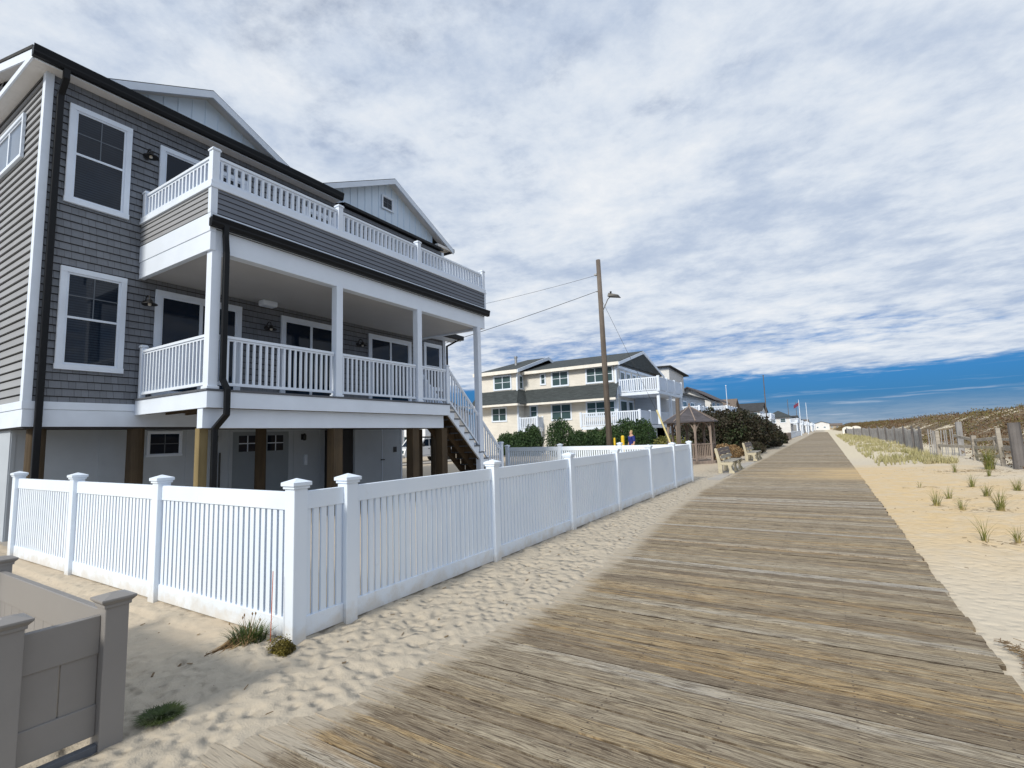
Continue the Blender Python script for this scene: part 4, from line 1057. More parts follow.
m = MB(); m.tube((-6.93,24.6,2.72),(-5.98,24.6,.0),.04,.045,10); tag(m.build('guy_guard', M['paleyellow'], origin=(-5.95,24.6,0)), 'pale yellow plastic guard tube on the slanting guy wire', 'guy guard')
for k,(x,y,r,h_,lb) in enumerate(((-9.14,24.5,.05,1.42,'thinner yellow bollard beside the wooden pole'),(-8.74,24.6,.085,1.52,'thicker yellow bollard between the thin one and the person'))):
    m = MB(); m.lathe((x,y,0),[(r,-.1),(r,h_-.06),(r*.85,h_-.02),(r*.4,h_)],14); tag(m.build('bollard', M['yellow'], origin=(x,y,0), smooth=False), lb, 'bollard', 'yellow bollards by the pole')
m = MB(); m.tube((-5.60,23.0,-.3),(-5.52,23.0,3.12),.095,.09,12); tag(m.build('timber_post', M['pole'], origin=(-5.6,23,0)), 'thick brown timber post standing in front of the gazebo', 'post')

def skin_fig(name, verts, edges, radii, mat, parent=None, sub=2, loc=(0,0,0)):
    me = bpy.data.meshes.new(name); me.from_pydata(verts, edges, []); o_ = bpy.data.objects.new(name, me); COL.objects.link(o_)
    me.materials.append(mat); o_.location = loc
    o_.modifiers.new('skin','SKIN'); 
    if not me.skin_vertices: me.skin_vertices.new()
    for i, r in enumerate(radii): me.skin_vertices[0].data[i].radius = (r,r) if not isinstance(r, tuple) else r
    me.skin_vertices[0].data[0].use_root = True
    s_ = o_.modifiers.new('sub','SUBSURF'); s_.levels = sub; s_.render_levels = sub
    if parent: o_.parent = parent; o_.location = (0,0,0)
    return o_
def person(loc, rot, label):
    V_ = [(0,0,.95),(0,0,1.12),(0,0,1.32),(0,0,1.44),(0,.01,1.52),(0,.02,1.60),(0,.02,1.69),      # 0-6 pelvis..head top
          (.11,0,.88),(.12,.03,.50),(.12,0,.10),(.12,.13,.04),(-.11,0,.88),(-.12,-.02,.50),(-.12,-.06,.10),(-.12,.07,.04), #7-14 legs
          (.17,0,1.41),(.23,.0,1.14),(.22,.10,.92),(.22,.13,.84),(-.17,0,1.41),(-.24,.0,1.14),(-.23,.08,.92),(-.23,.11,.84)]
    E_ = [(0,1),(1,2),(2,3),(3,4),(4,5),(5,6),(0,7),(7,8),(8,9),(9,10),(0,11),(11,12),(12,13),(13,14),(3,15),(15,16),(16,17),(17,18),(3,19),(19,20),(20,21),(21,22)]
    Rr = [.13,.125,.15,.12,.055,.08,.075,.09,.06,.042,.04,.09,.06,.042,.04,.065,.045,.033,.035,.065,.045,.033,.035]
    o_ = skin_fig('person', V_, E_, Rr, M['skin'], loc=loc); o_.rotation_euler = (0,0,rot); tag(o_, label, 'person')
    sv = [V_[0],V_[1],V_[2],V_[3],V_[15],V_[16],V_[19],V_[20]]; sh_ = skin_fig('shirt', [(0,0,.90)]+sv[1:], [(0,1),(1,2),(2,3),(3,4),(4,5),(3,6),(6,7)], [.155,.15,.175,.13,.085,.065,.085,.065], M['shirt'], o_)
    skin_fig('trousers', [(0,0,.93)]+[V_[i] for i in (7,8,9,11,12,13)], [(0,1),(1,2),(2,3),(0,4),(4,5),(5,6)], [.15,.11,.08,.065,.11,.08,.065], M['pants'], o_)
    skin_fig('hair', [(0,-.02,1.60),(0,0,1.70),(0,.05,1.72)], [(0,1),(1,2)], [.085,.085,.06], M['hair'], o_)
    for sx_ in (-.033,.033):
        m = MB(); m.lathe((sx_,.095,1.63),[(.002,-.008),(.009,0),(.002,.008)],8); q_ = m.build('eye', M['blackm']); q_.parent = o_
    for (sx_,sy_,sz_) in ((.085,.02,1.62),(-.085,.02,1.62),(0,.11,1.605)):
        m = MB(); m.lathe((sx_,sy_,sz_-.02),[(.004,-.004),(.014,.012),(.012,.03),(.004,.042)],8); q_ = m.build('ear' if sx_ else 'nose', M['skin'], smooth=True); q_.parent = o_
    for sgn, base in ((1,V_[18]),(-1,V_[22])):
        for k in range(4):
            L_ = (.075,.085,.08,.065)[k]; x_ = base[0]; y_ = base[1]-.03+.02*k
            q_ = skin_fig('finger', [(x_,y_,base[2]-.02),(x_-.006*sgn,y_+.005,base[2]-.02-L_*.5),(x_-.02*sgn,y_+.012,base[2]-.02-L_)], [(0,1),(1,2)], [.010,.009,.008], M['skin'], o_, 1)
        q_ = skin_fig('thumb', [(base[0]-.01*sgn,base[1]+.035,base[2]),(base[0]-.02*sgn,base[1]+.06,base[2]-.035),(base[0]-.02*sgn,base[1]+.06,base[2]-.06)], [(0,1),(1,2)], [.012,.011,.009], M['skin'], o_, 1)
    return o_
person((-8.33,24.75,.03), R(140), 'blond person in a blue shirt standing behind the fence near the bollards')

# ------------------------------------------------------------------ gazebo
GC = (-5.85,26.75); GR = 1.12
GZ = thing('gazebo', (GC[0],GC[1],0), 'small weathered wooden gazebo with a pointed shingle roof and curved braces', 'gazebo')
def hexp(r, k, z, n=8, ph=.39): a = 2*math.pi*k/n+ph; return (GC[0]+r*math.cos(a), GC[1]+r*math.sin(a), z)
m = MB(); m.ext([hexp(GR+.15,k,0)[:2] for k in range(8)],'z',-.05,.16); m.build('platform', M['gazebo'], GZ, bevel=.01)
posts = [hexp(GR,k,0) for k in range(8)]
for k,(x,y,_) in enumerate(posts): MB().box(x-.05,x+.05,y-.05,y+.05,.16,2.2).build('post', M['gazebo'], GZ, bevel=.006)
m = MB(); ap = (GC[0],GC[1],2.92)
for k in range(8): m.quad(hexp(GR+.24,k,2.12),hexp(GR+.24,k+1,2.12),ap); m.quad(hexp(GR+.24,k+1,2.06),hexp(GR+.24,k,2.06),(GC[0],GC[1],2.85))
for k in range(8): m.quad(hexp(GR+.24,k,2.06),hexp(GR+.24,k+1,2.06),hexp(GR+.24,k+1,2.12),hexp(GR+.24,k,2.12))
rf = m.build('roof', M['cedar'], GZ)
m = MB()
for k in range(8): m.bar(hexp(GR+.23,k,2.145),(GC[0],GC[1],2.93),.05,.02)
m.lathe((GC[0],GC[1],2.88),[(.06,0),(.06,.06),(.03,.10),(.05,.15),(.01,.20)],10); m.build('finial', M['gazebo'], rf)
for k in range(8):
    a = Vector(posts[k]); b = Vector(posts[(k+1)%8]); m = MB()
    m.bar(a+Vector((0,0,2.12)),b+Vector((0,0,2.12)),.06,.10)
    for s0,s1 in ((a,b),(b,a)):
        pts = [s0.lerp(s1,q)+Vector((0,0,z)) for q,z in ((.03,1.55),(.08,1.75),(.18,1.92),(.32,2.02),(.48,2.07))]
        for p_,q_ in zip(pts,pts[1:]): m.bar(p_,q_,.04,.06)
    m.build('brace', M['gazebo'], GZ)
    if k not in (0,):
        m = MB(); m.bar(a+Vector((0,0,.98)),b+Vector((0,0,.98)),.08,.05); m.bar(a+Vector((0,0,.30)),b+Vector((0,0,.30)),.05,.06)
        for i in range(9):
            c = a.lerp(b,(i+.5)/9); m.box(c.x-.022,c.x+.022,c.y-.022,c.y+.022,.33,.96)
        m.build('railing', M['gazebo'], GZ)
# ------------------------------------------------------------------ benches
def bench(loc, label, first=None):
    if first: 
        c = copy_tree(first); c.location = loc; c['label'] = label; return c
    t_ = thing('park_bench', loc, label, 'bench', 'benches beside the boardwalk')
    X, Y, _ = loc; L_ = 2.5
    for k in range(3):
        y = Y+.05+(L_-.1)*k/2; w_ = .055
        m = MB(); m.ext([(X-.26,0),(X-.12,0),(X-.12,.30),(X-.16,.46),(X-.26,.92),(X-.34,.95),(X-.36,.90),(X-.28,.45)],'y',y-w_,y+w_); fo = m.build('end_frame', M['benchleg'], t_, bevel=.012)
        m = MB(); m.ext([(X+.10,0),(X+.30,0),(X+.30,.05),(X+.22,.14),(X+.20,.26),(X+.28,.38),(X+.28,.41),(X-.15,.41),(X-.17,.32),(X+.08,.30),(X+.12,.16)],'y',y-w_,y+w_); m.build('front_leg', M['benchleg'], fo, bevel=.012)
    for k in range(3):
        x = X-.10+.15*k; m = MB(); m.box(x-.065,x+.065,Y,Y+L_,.412,.452); m.build('seat_slat', M['benchseat'], t_, bevel=.006)
    for k,(x,z,mt) in enumerate(((X-.145,.60,'benchseat'),(X-.19,.75,'benchslat'),(X-.225,.88,'benchslat'))):
        m = MB(); m.bar((x,Y,z),(x,Y+L_,z),.035,.125,up=(-.22,0,1)); m.build('back_slat', M[mt], t_, bevel=.006)
    return t_
b1 = bench((-3.28,20.35,.0), 'nearer cream framed bench with dark back slats facing the boardwalk')
b2 = bench((-3.35,28.5,.0), 'farther cream framed bench, by the big dark bush', b1)
MB_ = MB(); 
tag(MB().box(-5.2,-3.05,17.6,28,-.05,.005).build('path', M['concrete']), kind='structure')

# ------------------------------------------------------------------ shrubs
def shrub(name, label, ells, n, size, mat, seed, group=None, stem=None, **kw):
    cx_, cy_ = ells[0][0][0], ells[0][0][1]
    t_ = thing(name, (cx_,cy_,0), label, 'shrub', group)
    leaf_cloud(ells, n, size, seed, **kw).build('crown', M[mat], t_, fix=False)
    m = MB()
    for e in ells[:3]:
        (x,y,z),(rx,ry,rz) = e; m.tube((x,y,-.1),(x,y,max(.3,z)),.07,.03,8)
        for k in range(4):
            a = k*1.6+x; m.tube((x,y,z*.4),(x+math.cos(a)*rx*.6,y+math.sin(a)*ry*.6,z+rz*.3),.03,.01,6)
    m.build('trunk', M['postdk'], t_)
    return t_
shrub('bayberry_bush', 'very large dark green and brown bush behind the benches', [((-5.9,41.5,1.5),(1.9,4.2,1.75)),((-5.0,45.5,1.3),(1.6,3.6,1.45)),((-6.6,36.5,1.2),(1.5,2.6,1.55)),((-5.2,38.8,1.5),(1.3,2.5,1.35)),((-4.7,48.0,.9),(1.2,1.9,1.1)),((-7.2,40,1.6),(1.6,3,1.6)),((-4.3,52.0,.9),(1.1,2.6,1.2)),((-7.6,34.0,1.0),(1.0,1.6,1.3))], 38000, .16, 'bush', 3, shell=.6)
shrub('grass_shrub', 'reddish brown shrub between the gazebo and the farther bench', [((-4.4,27.2,.45),(.55,.7,.5)),((-4.3,29.2,.4),(.5,.9,.42))], 3000, .09, 'drygrass', 6, up=.6)
shrub('grass_shrub', 'dull green grassy mound right of the farther bench', [((-4.1,34.8,.4),(.6,1.4,.5)),((-4.0,37.6,.35),(.55,1.3,.45))], 4000, .10, 'bush', 16, up=.5)
shrub('low_shrub', 'low olive yellow shrub inside the fence by the yellow guard', [((-8.0,30.5,.6),(1.0,.7,.85)),((-6.9,30.3,.5),(.7,.6,.65))], 3500, .10, 'olive', 17, up=.3)
HG = [(-22.9,36.0,.95,1.75,'leftmost low clipped evergreen of the hedge before the cream house'),(-21.6,36.0,.9,1.85,'second evergreen from the left, low and broad'),(-20.5,36.2,.75,2.3,'narrow taller evergreen with a pointed top left of the bare gap'),
      (-17.2,34.6,1.15,2.6,'broad rounded evergreen, tallest, right of the gap'),(-15.7,34.8,.95,1.75,'low evergreen right of the tallest rounded one'),(-14.4,34.8,.95,1.8,'low evergreen just left of the wooden pole'),
      (-13.1,34.6,.95,2.0,'evergreen partly behind the wooden pole'),(-11.9,34.5,1.0,2.35,'bushy evergreen directly behind the bollards'),(-10.7,34.3,.95,2.3,'rightmost evergreen of the hedge behind the person')]
for i,(x,y,r,h_,lb) in enumerate(HG):
    r *= 1.12; h_ *= 1.06
    sh_ = shrub('evergreen_shrub', lb, [((x,y,h_*.42),(r,r*.9,h_*.52)),((x-.3,y-.2,h_*.62),(r*.5,r*.6,h_*.44)),((x+.3,y-.1,h_*.56),(r*.5,r*.6,h_*.46)),((x,y,h_*.72),(r*.38,r*.38,h_*.38))], 6500, .11, 'evergreen', 50+i, 'evergreens before the cream house', up=.8, shell=.55)
shrub('low_shrub', 'round dark shrub far up the left edge of the boardwalk', [((-4.2,62,.5),(.8,1.5,.8))], 1500, .15, 'bush', 71)

# ------------------------------------------------------------------ cream house
CH = thing('beach_house', (-14.5,40,0), 'cream sided two storey house with slate green skirt roof and white balconies', 'house')
def hbox(nm, mat, *a, parent=CH, bevel=0): return MB().box(*a).build(nm, mat, parent, bevel=bevel)
hbox('wall', M['cream'], -23.5,-14.5,40,53,-.1,7.55); hbox('wall', M['cream'], -27.8,-23.5,38.8,50,-.1,7.6)
m = MB(); m.ext([(39.55,7.62),(46.5,9.40),(53.4,7.62),(53.4,7.55),(39.55,7.55)],'x',-24.2,-14.05); m.build('roof', M['roofg'], CH)
m = MB(); m.ext([(39.5,7.30),(46.5,9.10),(53.45,7.30),(53.45,7.55),(46.5,9.36),(39.5,7.55)],'x',-14.05,-13.98); m.build('rake_board', M['white'], CH)
hbox('fascia', M['creamt'], -24.2,-14.05,39.45,39.55,7.33,7.6)
m = MB(); P0 = [(-28.1,38.4,7.72),(-23.2,38.4,7.72),(-23.2,44.5,9.55),(-25.6,44.5,9.55)]; m.quad(*P0); m.quad((-28.1,38.4,7.72),(-25.6,44.5,9.55),(-28.1,50.4,7.72)); m.quad((-23.2,44.5,9.55),(-25.6,44.5,9.55),(-28.1,50.4,7.72),(-23.2,50.4,7.72)); m.quad((-28.1,38.4,7.70),(-28.1,50.4,7.70),(-23.2,50.4,7.70),(-23.2,38.4,7.70)); m.build('roof', M['roofg'], CH, fix=False)
m = MB(); m.ext([(38.35,7.45),(44.5,9.28),(50.4,7.45),(50.4,7.75),(44.5,9.6),(38.35,7.75)],'x',-23.2,-23.12); m.build('rake_board', M['white'], CH)
hbox('fascia', M['creamt'], -28.15,-23.2,38.3,38.4,7.42,7.74)
m = MB(); m.tube((-25.2,41.5,8.4),(-25.2,41.5,9.35),.13); m.tube((-25.2,41.5,9.35),(-25.2,41.5,9.5),.18); m.build('vent_pipe', M['steel'], CH)
# skirt roof
m = MB(); slab(m,(-23.3,39.0,4.60),(-14.3,39.0,4.60),(-14.3,40,5.92),(-23.3,40,5.92),.06); slab(m,(-28.2,37.8,4.60),(-23.0,37.8,4.60),(-23.4,38.8,5.92),(-27.8,38.8,5.92),.06); slab(m,(-23.0,37.8,4.60),(-22.6,39.05,4.60),(-23.4,40,5.9),(-23.4,38.8,5.92),.06); m.build('skirt_roof', M['roofg'], CH)
m = MB(); m.box(-23.0,-14.25,38.93,39.0,4.42,4.60); m.box(-28.25,-22.95,37.72,37.8,4.42,4.60); m.box(-22.98,-22.9,37.8,38.93,4.42,4.60); m.box(-22.98,-14.3,39.0,40,4.50,4.53); m.box(-28.2,-23,37.8,38.8,4.50,4.53); m.build('fascia', M['creamt'], CH)
for a_ in ((-14.6,-14.44,39.94,40.1,0,7.3),(-27.86,-27.7,38.74,38.9,0,7.4),(-23.58,-23.44,38.74,38.9,0,7.4)): MB().box(*a_).build('corner_board', M['white'], CH)
def cwin(x0, x1, z0, z1, n=2, y=40, s_=True): window(CH,'y',y,-1,x0,x1,z0,z1,tr=.10,mull=n,sash=s_,glass=M['glass2'],depth=.06,frame_mat=M['white'])
cwin(-26.1,-24.1,5.98,7.38,2,38.8); cwin(-21.75,-21.15,6.25,7.35,1); cwin(-20.6,-18.85,5.98,7.4,2); cwin(-17.25,-14.7,5.98,7.42,3)
cwin(-26.4,-24.7,3.05,4.42,2,38.8); cwin(-20.75,-18.7,2.95,4.48,2); cwin(-17.35,-14.65,3.1,4.48,3); cwin(-22.95,-22.1,3.3,4.48,1)
window(CH,'x',-23.49,1,39.1,39.8,5.98,7.3,tr=.08,glass=M['glass2'],frame_mat=M['white'])
# gable face to the sea
m = MB(); m.ext([(40.6,7.35),(46.5,8.95),(52.4,7.35)],'x',-14.6,-14.42); m.build('gable_wall', M['greywall'], CH)
hbox('fascia', M['white'], -14.5,-14.3,40.0,53,7.15,7.35)
for a,b in ((40.9,42.1),(42.5,43.6),(44.2,45.2),(45.8,46.8)): window(CH,'x',-14.49,1,a,b,5.2,7.0,tr=.10,sash=False,glass=M['glass2'],frame_mat=M['white'])
for a,b in ((40.6,42.4),(42.7,44.0),(45.0,46.4)): window(CH,'x',-14.49,1,a,b,2.35,4.5,tr=.10,sash=False,glass=M['glass2'],frame_mat=M['white'])
hbox('wall', M['bluewall'], -14.48,-12.6,44.5,52,-.1,4.75); 
def deck(root, x0, x1, y0, y1, z, rh, mats=M['white'], posts=True, solid=True, sides='swe', th=.25):
    MB().box(x0,x1,y0,y1,z-th,z).build('balcony_floor', mats, root)
    m = MB(); 
    for (a,b) in (((x0,y0+.04),(x1,y0+.04)),((x1-.04,y0),(x1-.04,y1))):
        A = Vector((*a,0)); B = Vector((*b,0)); L_ = (B-A).length
        m.bar(A+Vector((0,0,z+rh)),B+Vector((0,0,z+rh)),.10,.09); m.bar(A+Vector((0,0,z+.1)),B+Vector((0,0,z+.1)),.06,.08)
        n = int(L_/.17)
        for i in range(n): c = A.lerp(B,(i+.5)/n); m.box(c.x-.045,c.x+.045,c.y-.045,c.y+.045,z+.1,z+rh)
        k = max(1,int(L_/2.2))
        for i in range(k+1): c = A.lerp(B,i/k); m.box(c.x-.08,c.x+.08,c.y-.08,c.y+.08,z-.05,z+rh+.12)
    m.build('balcony_railing', mats, root)
    if posts:
        for (x,y) in ((x1-.15,y0+.3),(x1-.15,(y0+y1)/2),(x1-.15,y1-.3)): MB().box(x-.11,x+.11,y-.11,y+.11,-.1 if posts is True else posts,z-th).build('balcony_post', mats, root)
deck(CH,-14.45,-11.1,40.4,48.2,5.02,1.1,posts=2.3)
deck(CH,-17.4,-12.3,38.9,47.5,2.3,1.1,posts=True)
hbox('wall', M['whitewall'], -14.4,-12.5,39.1,39.25,-.1,2.04); hbox('wall', M['bluewall'], -12.9,-12.6,40,47,-.1,2.04)
deck(CH,-23.4,-21.6,38.9,40,2.3,1.0,posts=True)
MB().bar((-19.6,38.6,2.2),(-20.2,37.2,.1),.06,.10).build('stair_rail', M['white'], CH)

# ------------------------------------------------------------------ further houses
def house(label, x0, x1, y0, y1, zw, wall, roof, rtype='gy', rise_=1.6, ov=.4, decks=(), win_s=(), win_e=(), extra=None, name='beach_house'):
    h_ = thing(name, ((x0+x1)/2,y0,0), label, 'house')
    MB().box(x0,x1,y0,y1,-.1,zw).build('wall', M[wall], h_)
    m = MB()
    if rtype == 'gx':   # ridge along x, gable faces +x
        ym = (y0+y1)/2; m.ext([(y0-ov,zw-.02),(ym,zw+rise_),(y1+ov,zw-.02),(y1+ov,zw-.14),(ym,zw+rise_-.16),(y0-ov,zw-.14)],'x',x0-ov,x1+ov)
        MB().ext([(y0,zw),(ym,zw+rise_-.1),(y1,zw)],'x',x0+.01,x1-.01).build('gable_wall', M[wall], h_)
    elif rtype == 'gy':
        xm = (x0+x1)/2; m.ext([(x0-ov,zw-.02),(xm,zw+rise_),(x1+ov,zw-.02),(x1+ov,zw-.14),(xm,zw+rise_-.16),(x0-ov,zw-.14)],'y',y0-ov,y1+ov)
        MB().ext([(x0,zw),(xm,zw+rise_-.1),(x1,zw)],'y',y0+.01,y1-.01).build('gable_wall', M[wall], h_)
    elif rtype == 'hip':
        xm, ym = (x0+x1)/2, (y0+y1)/2; q = [(x0-ov,y0-ov,zw),(x1+ov,y0-ov,zw),(x1+ov,y1+ov,zw),(x0-ov,y1+ov,zw)]; a, b = (xm,y0+(x1-x0)/2,zw+rise_),(xm,y1-(x1-x0)/2,zw+rise_)
        if a[1] > b[1]: a = b = (xm,ym,zw+rise_)
        m.quad(q[0],q[1],a); m.quad(q[1],q[2],b,a) if a != b else m.quad(q[1],q[2],a); m.quad(q[2],q[3],b); m.quad(q[3],q[0],a,b) if a != b else m.quad(q[3],q[0],a); m.quad(*q)
        m.box(x0-ov,x1+ov,y0-ov,y1+ov,zw-.15,zw-.01)
    elif rtype == 'shed':   # falls towards +y
        m.hexa([(x0-ov,y0-ov,zw+rise_-.15),(x1+ov,y0-ov,zw+rise_-.15),(x1+ov,y1+ov,zw-.15),(x0-ov,y1+ov,zw-.15)],[(x0-ov,y0-ov,zw+rise_),(x1+ov,y0-ov,zw+rise_),(x1+ov,y1+ov,zw),(x0-ov,y1+ov,zw)])
        MB().ext([(y0,zw-.1),(y1,zw-.1),(y1,zw-.12),(y0,zw+rise_-.2)],'x',x0+.005,x1-.005).build('gable_wall', M[wall], h_)
    else: m.box(x0-ov,x1+ov,y0-ov,y1+ov,zw,zw+.25)
    m.build('roof', M[roof], h_)
    for a in win_s: window(h_,'y',y0,-1,a[0],a[1],a[2],a[3],tr=.09,mull=a[4] if len(a)>4 else 1,glass=M['glass2'],frame_mat=M['white'])
    for a in win_e: window(h_,'x',x1,1,a[0],a[1],a[2],a[3],tr=.09,mull=a[4] if len(a)>4 else 1,glass=M['glass2'],frame_mat=M['white'])
    for dk in decks: deck(h_, *dk)
    return h_
h2 = house('white and blue grey house with a tall shed roofed tower behind the cream house', -21,-13.6,58,72,5.9,'bluewall','roof','gy',1.6, decks=[(-13.6,-11.6,58,70,3.3,1.1)], win_s=[(-15.6,-14.2,3.4,5.2,2),(-18,-16.6,3.4,5.2,2)], win_e=[(59,61,3.5,5.2,2),(63,65,3.5,5.2,2),(67,69,3.5,5.2,2)])
MB().box(-17.2,-14.9,59,66,5.8,8.9).build('tower_wall', M['whitewall'], h2)
m = MB(); m.hexa([(-17.5,58.6,9.30),(-14.6,58.6,9.25),(-14.4,67.0,8.75),(-17.5,67.0,8.75)],[(-17.5,58.6,9.42),(-14.6,58.6,9.38),(-14.4,67.0,8.88),(-17.5,67.0,8.88)]); m.build('tower_roof', M['roof'], h2)
MB().ext([(59.0,8.88),(66,8.88),(59,9.3)],'x',-17.19,-14.91).build('tower_wall', M['bluewall'], h2)
house('pale house with a wide brown grey roof and several white decks', -19,-13.2,74,84,5.9,'whitewall','cedar','gy',2.1,.9, decks=[(-13.2,-11.2,74,84,4.0,1.0),(-13.2,-9.8,75,88,1.9,1.0)], win_s=[(-17.5,-16.2,4.2,5.6,1),(-15.6,-14.2,4.2,5.6,1),(-17.5,-16.2,1.6,3.1,1)], win_e=[(75,76.6,4.2,5.7,2),(78.5,80.5,4.2,5.7,2)])
h3 = house('brown roofed house with a steep barn like roof beyond the gazebo', -20,-14.0,98,108,4.6,'tanwall','roofb','gx',3.0,.4, decks=[(-14.0,-11.8,98,106,3.4,.9)], win_e=[(99,100.5,2,3.2,1),(103,104.5,2,3.2,1)])
h4 = house('white house with a long dark roof and dark porch opening above the bush', -17.2,-10.8,112,124,5.4,'whitewall','roof','gx',1.9,.5, decks=[(-10.8,-8.9,112,121,3.8,.9)], win_s=[(-16.4,-15.4,3.8,5.0),(-14.8,-13.8,3.8,5.0),(-12.8,-11.2,3.6,5.1,1)], win_e=[(113,116,3.9,5.2,2),(118,121,3.9,5.2,2)])
house('white house with a green grey hip roof at the far end of the bush', -11.2,-6.4,128,141,4.3,'whitewall','roofg','hip',1.5,.5, decks=[(-6.4,-5.0,128,139,3.0,.8)], win_s=[(-10.4,-9.2,3.0,4.0),(-8.4,-7.2,3.0,4.0)], win_e=[(130,132,2.2,3.6),(135,137,2.2,3.6)])
rr = random.Random(4)
fx = [(-12.5,-7.4,150,163,5.6,'whitewall','roof','gy','white gabled house half hidden beyond the hip roofed one'),(-11.6,-7.0,172,184,5.3,'greywall','roof','gx','grey gabled house in the distant row, left of the flagpole'),
      (-11.2,-6.6,196,210,5.0,'whitewall','roofg','hip','white hip roofed house behind the flagpole'),(-11.0,-6.6,222,236,5.6,'bluewall','roof','gy','pale blue house in the distant row right of the flagpole'),
      (-11.0,-6.0,250,264,5.2,'whitewall','roofb','gx','white house with brown roof far along the row'),(-11.2,-6.2,285,300,5.6,'greywall','roofg','gy','grey house with green roof second last in the row'),
      (-11.5,-6.0,325,340,5.8,'whitewall','roof','hip','last white hip roofed house of the row at the horizon')]
for x0,x1,y0,y1,zw,wl,rf_,rt_,lb in fx:
    house(lb,x0,x1,y0,y1,zw-1.2,wl,rf_,rt_,1.5,.4,decks=[(x1,x1+1.6,y0,y1-2,2.9,.9)],win_s=[(x0+.6,x0+1.8,3.0,4.1),(x1-1.9,x1-.7,3.0,4.1)],win_e=[(y0+1.5,y0+3.5,1.2,2.6,2),(y0+6,y0+8,3.1,4.2,2)])
for k,(x,y,s_,lb) in enumerate(((2.5,420,8,'tiny tan house at the horizon right of the boardwalk end'),(12,450,11,'tiny pale house at the horizon, second from the boardwalk end'),(26,480,12,'tiny grey roofed house at the horizon, rightmost'),(-6,400,9,'tiny white house closing the boardwalk vista'))):
    house(lb,x,x+s_,y,y+10,2.8+.5*k,('tanwall','bluewall','greywall','whitewall')[k],('roofb','roof','roofg','roof')[k],('gx','gy','hip','gy')[k],1.6,.5,win_s=[(x+1.5,x+2.6,1.3,2.3),(x+s_-3.5,x+s_-2.2,1.3,2.3)])
# low wall, brown fence and distant shelters
lw = thing('garden_wall', (-4.8,92,0), 'low white wall along the left of the distant boardwalk', 'wall')
MB().box(-4.95,-4.75,92,135,-.1,.95).build('wall_face', M['trim'], lw); MB().box(-5.0,-4.7,92,135,.95,1.05).build('coping', M['white'], lw)
bf = thing('timber_fence', (-4.4,56,0), 'brown grey timber fence beyond the big bush', 'fence')
for i in range(12):
    m = MB()
    for k in range(14): y = 56+i*2.6+k*.18; m.box(-4.42,-4.38,y,y+.15,-.05,1.0)
    m.build('board_panel', M['gazebo'], bf); MB().box(-4.46,-4.34,56+i*2.6-.06,56+i*2.6+.06,-.05,1.08).build('post', M['gazebo'], bf)
for k,(x,y,lb) in enumerate(((3.2,128,'arched pale sand hut right of the far boardwalk end'),(5.2,140,'second arched hut further right on the dune'))):
    t_ = thing('beach_shelter', (x,y,0), lb, 'shelter'); zb = ground_z(x+1,y)
    pr2 = [(x+1.0+1.0*math.cos(a),zb+.9+.7*math.sin(a)) for a in [math.pi*i/10 for i in range(11)]]
    MB().ext([(x+2.0,zb-.3)]+pr2+[(x,zb-.3)],'y',y,y+3).build('shell', M['creamt'], t_); MB().box(x+.4,x+1.6,y-.02,y+.01,zb-.2,zb+1.0).build('opening', M['blackm'], t_)
# poles and flag
def mast(x, y, h_, r, label, name='flag_pole', mat='pole', flag=None):
    t_ = thing(name, (x,y,0), label, 'pole'); MB().tube((x,y,-.2),(x,y,h_),r,r*.6,8).build('pole_shaft', M[mat], t_)
    MB().lathe((x,y,h_),[(.02,0),(.09,.08),(.02,.17)],8).build('finial', M[mat], t_)
    if flag:
        z = h_-.3; m = MB()
        for i in range(6):
            a, b = -i*.17, -(i+1)*.17; w0, w1 = .08*math.sin(i*1.3), .08*math.sin((i+1)*1.3)
            m.quad((x+a,y+w0,z-.7-.12*i),(x+b,y+w1,z-.7-.12*(i+1)),(x+b,y+w1,z-.12*(i+1)),(x+a,y+w0,z-.12*i))
        o_ = m.build('flag', M[flag], t_, fix=False); sm = o_.modifiers.new('th','SOLIDIFY'); sm.thickness = .02
    return t_
mast(-5.6,65,7.8,.07,'tall thin grey pole rising out of the big bush','utility_pole')
mast(-10.2,68,7.2,.05,'thin white mast left of the big bush','mast','white')
mast(-4.3,125,7.6,.09,'white flagpole with a dark red flag in the distance','flag_pole','white','red')
mast(-3.6,150,8.0,.09,'thin white mast right of the flagpole, far off','mast','white')
mast(-7.2,140,8.6,.09,'grey utility pole far behind the hip roofed house','utility_pole')
mast(-9.0,230,12,.12,'most distant thin utility pole in the row','utility_pole')
mast(28.0,95,4.9,.12,'lone dark post standing on top of the dune at right','marker_post','postdk')

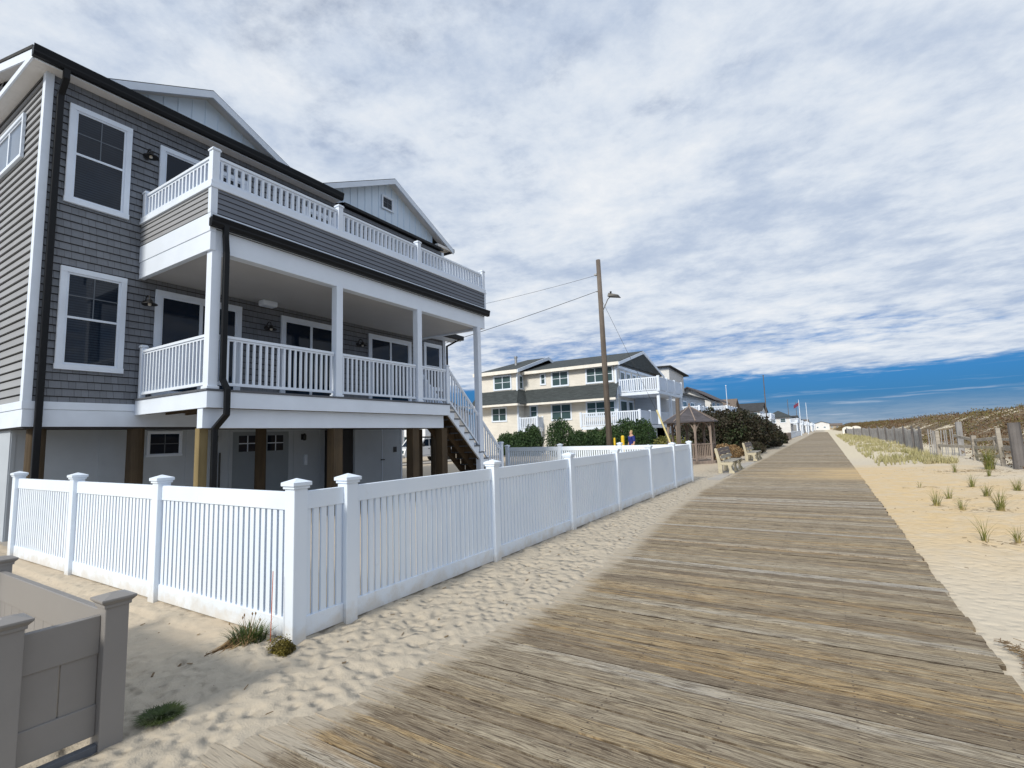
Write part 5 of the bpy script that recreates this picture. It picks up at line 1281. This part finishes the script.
# ------------------------------------------------------------------ truck and street houses
def truck(loc, label):
    X, Y, _ = loc; t_ = thing('pickup_truck', loc, label, 'truck')
    # heading -Y; length 5.6, width 1.95; Y = front bumper
    W2 = .97; m = MB()
    prof = [(Y+.05,.45),(Y,.75),(Y+.12,1.05),(Y+1.35,1.12),(Y+1.75,1.14),(Y+3.35,1.14),(Y+3.35,.42),(Y+.9,.42)]
    m.ext(prof,'x',X-W2,X+W2); m.build('body', M['truckw'], t_, bevel=.03)
    m = MB(); c0 = [(Y+1.55,1.14),(Y+2.15,1.76),(Y+3.20,1.78),(Y+3.34,1.14)]
    m.ext(c0,'x',X-W2+.08,X+W2-.08); m.build('cab', M['truckw'], t_, bevel=.04)
    m = MB(); m.ext([(Y+1.80,1.18),(Y+2.22,1.66),(Y+2.60,1.68),(Y+2.60,1.18)],'x',X+W2-.08,X+W2-.07); m.ext([(Y+2.68,1.18),(Y+2.68,1.68),(Y+3.10,1.68),(Y+3.18,1.18)],'x',X+W2-.08,X+W2-.07); m.build('side_window', M['glass'], t_)
    MB().hexa([(X-.8,Y+1.56,1.16),(X+.8,Y+1.56,1.16),(X+.8,Y+1.6,1.18),(X-.8,Y+1.6,1.18)],[(X-.72,Y+2.1,1.72),(X+.72,Y+2.1,1.72),(X+.72,Y+2.14,1.72),(X-.72,Y+2.14,1.72)]).build('windscreen', M['glass'], t_)
    m = MB(); m.box(X+W2+.001,X+W2+.012,Y+1.78,Y+2.66,.52,.535); m.box(X+W2+.001,X+W2+.012,Y+2.66,Y+2.675,.52,1.12); m.box(X+W2+.001,X+W2+.012,Y+1.78,Y+1.792,.52,1.12); m.build('door_gap', M['blackm'], t_)
    MB().box(X+W2+.001,X+W2+.03,Y+2.45,Y+2.62,.96,1.0).build('door_handle', M['blackm'], t_)
    MB().box(X+W2,X+W2+.22,Y+1.72,Y+1.86,1.15,1.38).build('mirror', M['blackm'], t_, bevel=.02)
    m = MB(); m.box(X-1.05,X+1.05,Y+3.42,Y+6.2,.85,2.72); m.box(X-1.05,X+1.05,Y+2.05,Y+3.42,1.86,2.72); m.build('camper_box', M['truckw'], t_, bevel=.05)
    MB().box(X+1.052,X+1.075,Y+4.0,Y+5.0,1.6,2.2).build('side_window', M['glass2'], t_)
    MB().box(X-.9,X+.9,Y+3.35,Y+6.2,.45,.85).build('chassis', M['blackm'], t_)
    MB().box(X-.95,X+.95,Y-.06,Y+.10,.40,.62).build('bumper', M['steel'], t_, bevel=.02)
    MB().box(X-.55,X+.55,Y-.012,Y+.02,.68,.95).build('grille', M['blackm'], t_)
    for sx_ in (-.75,.75): MB().box(X+sx_-.14,X+sx_+.14,Y-.01,Y+.03,.72,.92).build('headlight', M['glass2'], t_, bevel=.01)
    for yy_ in (Y+.95,Y+4.9):
        for sx_ in (-1,1):
            m = MB(); m.tube((X+sx_*.74,yy_,.37),(X+sx_*(W2+.01),yy_,.37),.37,.37,20); wh = m.build('wheel', M['tyre'], t_)
            m = MB(); m.tube((X+sx_*(W2+.005),yy_,.37),(X+sx_*(W2+.03),yy_,.37),.21,.19,14); m.build('rim', M['steel'], wh)
    return t_
truck((-25.6,25.4,.012), 'white pickup with a white over cab camper box parked behind the grey house')
house('white cottage across the street, seen under the grey house', -46,-36,36,48,4.6,'whitewall','roof','gx',2,.4,win_e=[(37,38.5,1.0,3.0),(41,42.5,1.0,3.0),(45,46.5,1.0,3.0)],win_s=[(-44,-42.5,1,3)])
house('tan cottage across the street, left of the white one', -46,-36,18,30,4.6,'tanwall','roofb','gx',2,.4,win_e=[(19.5,21,1.0,3.0),(23.5,25,1.0,3.0)])

for o_ in list(bpy.data.objects):
    if '_L' in o_.keys(): del o_['_L']
bpy.context.view_layer.update()
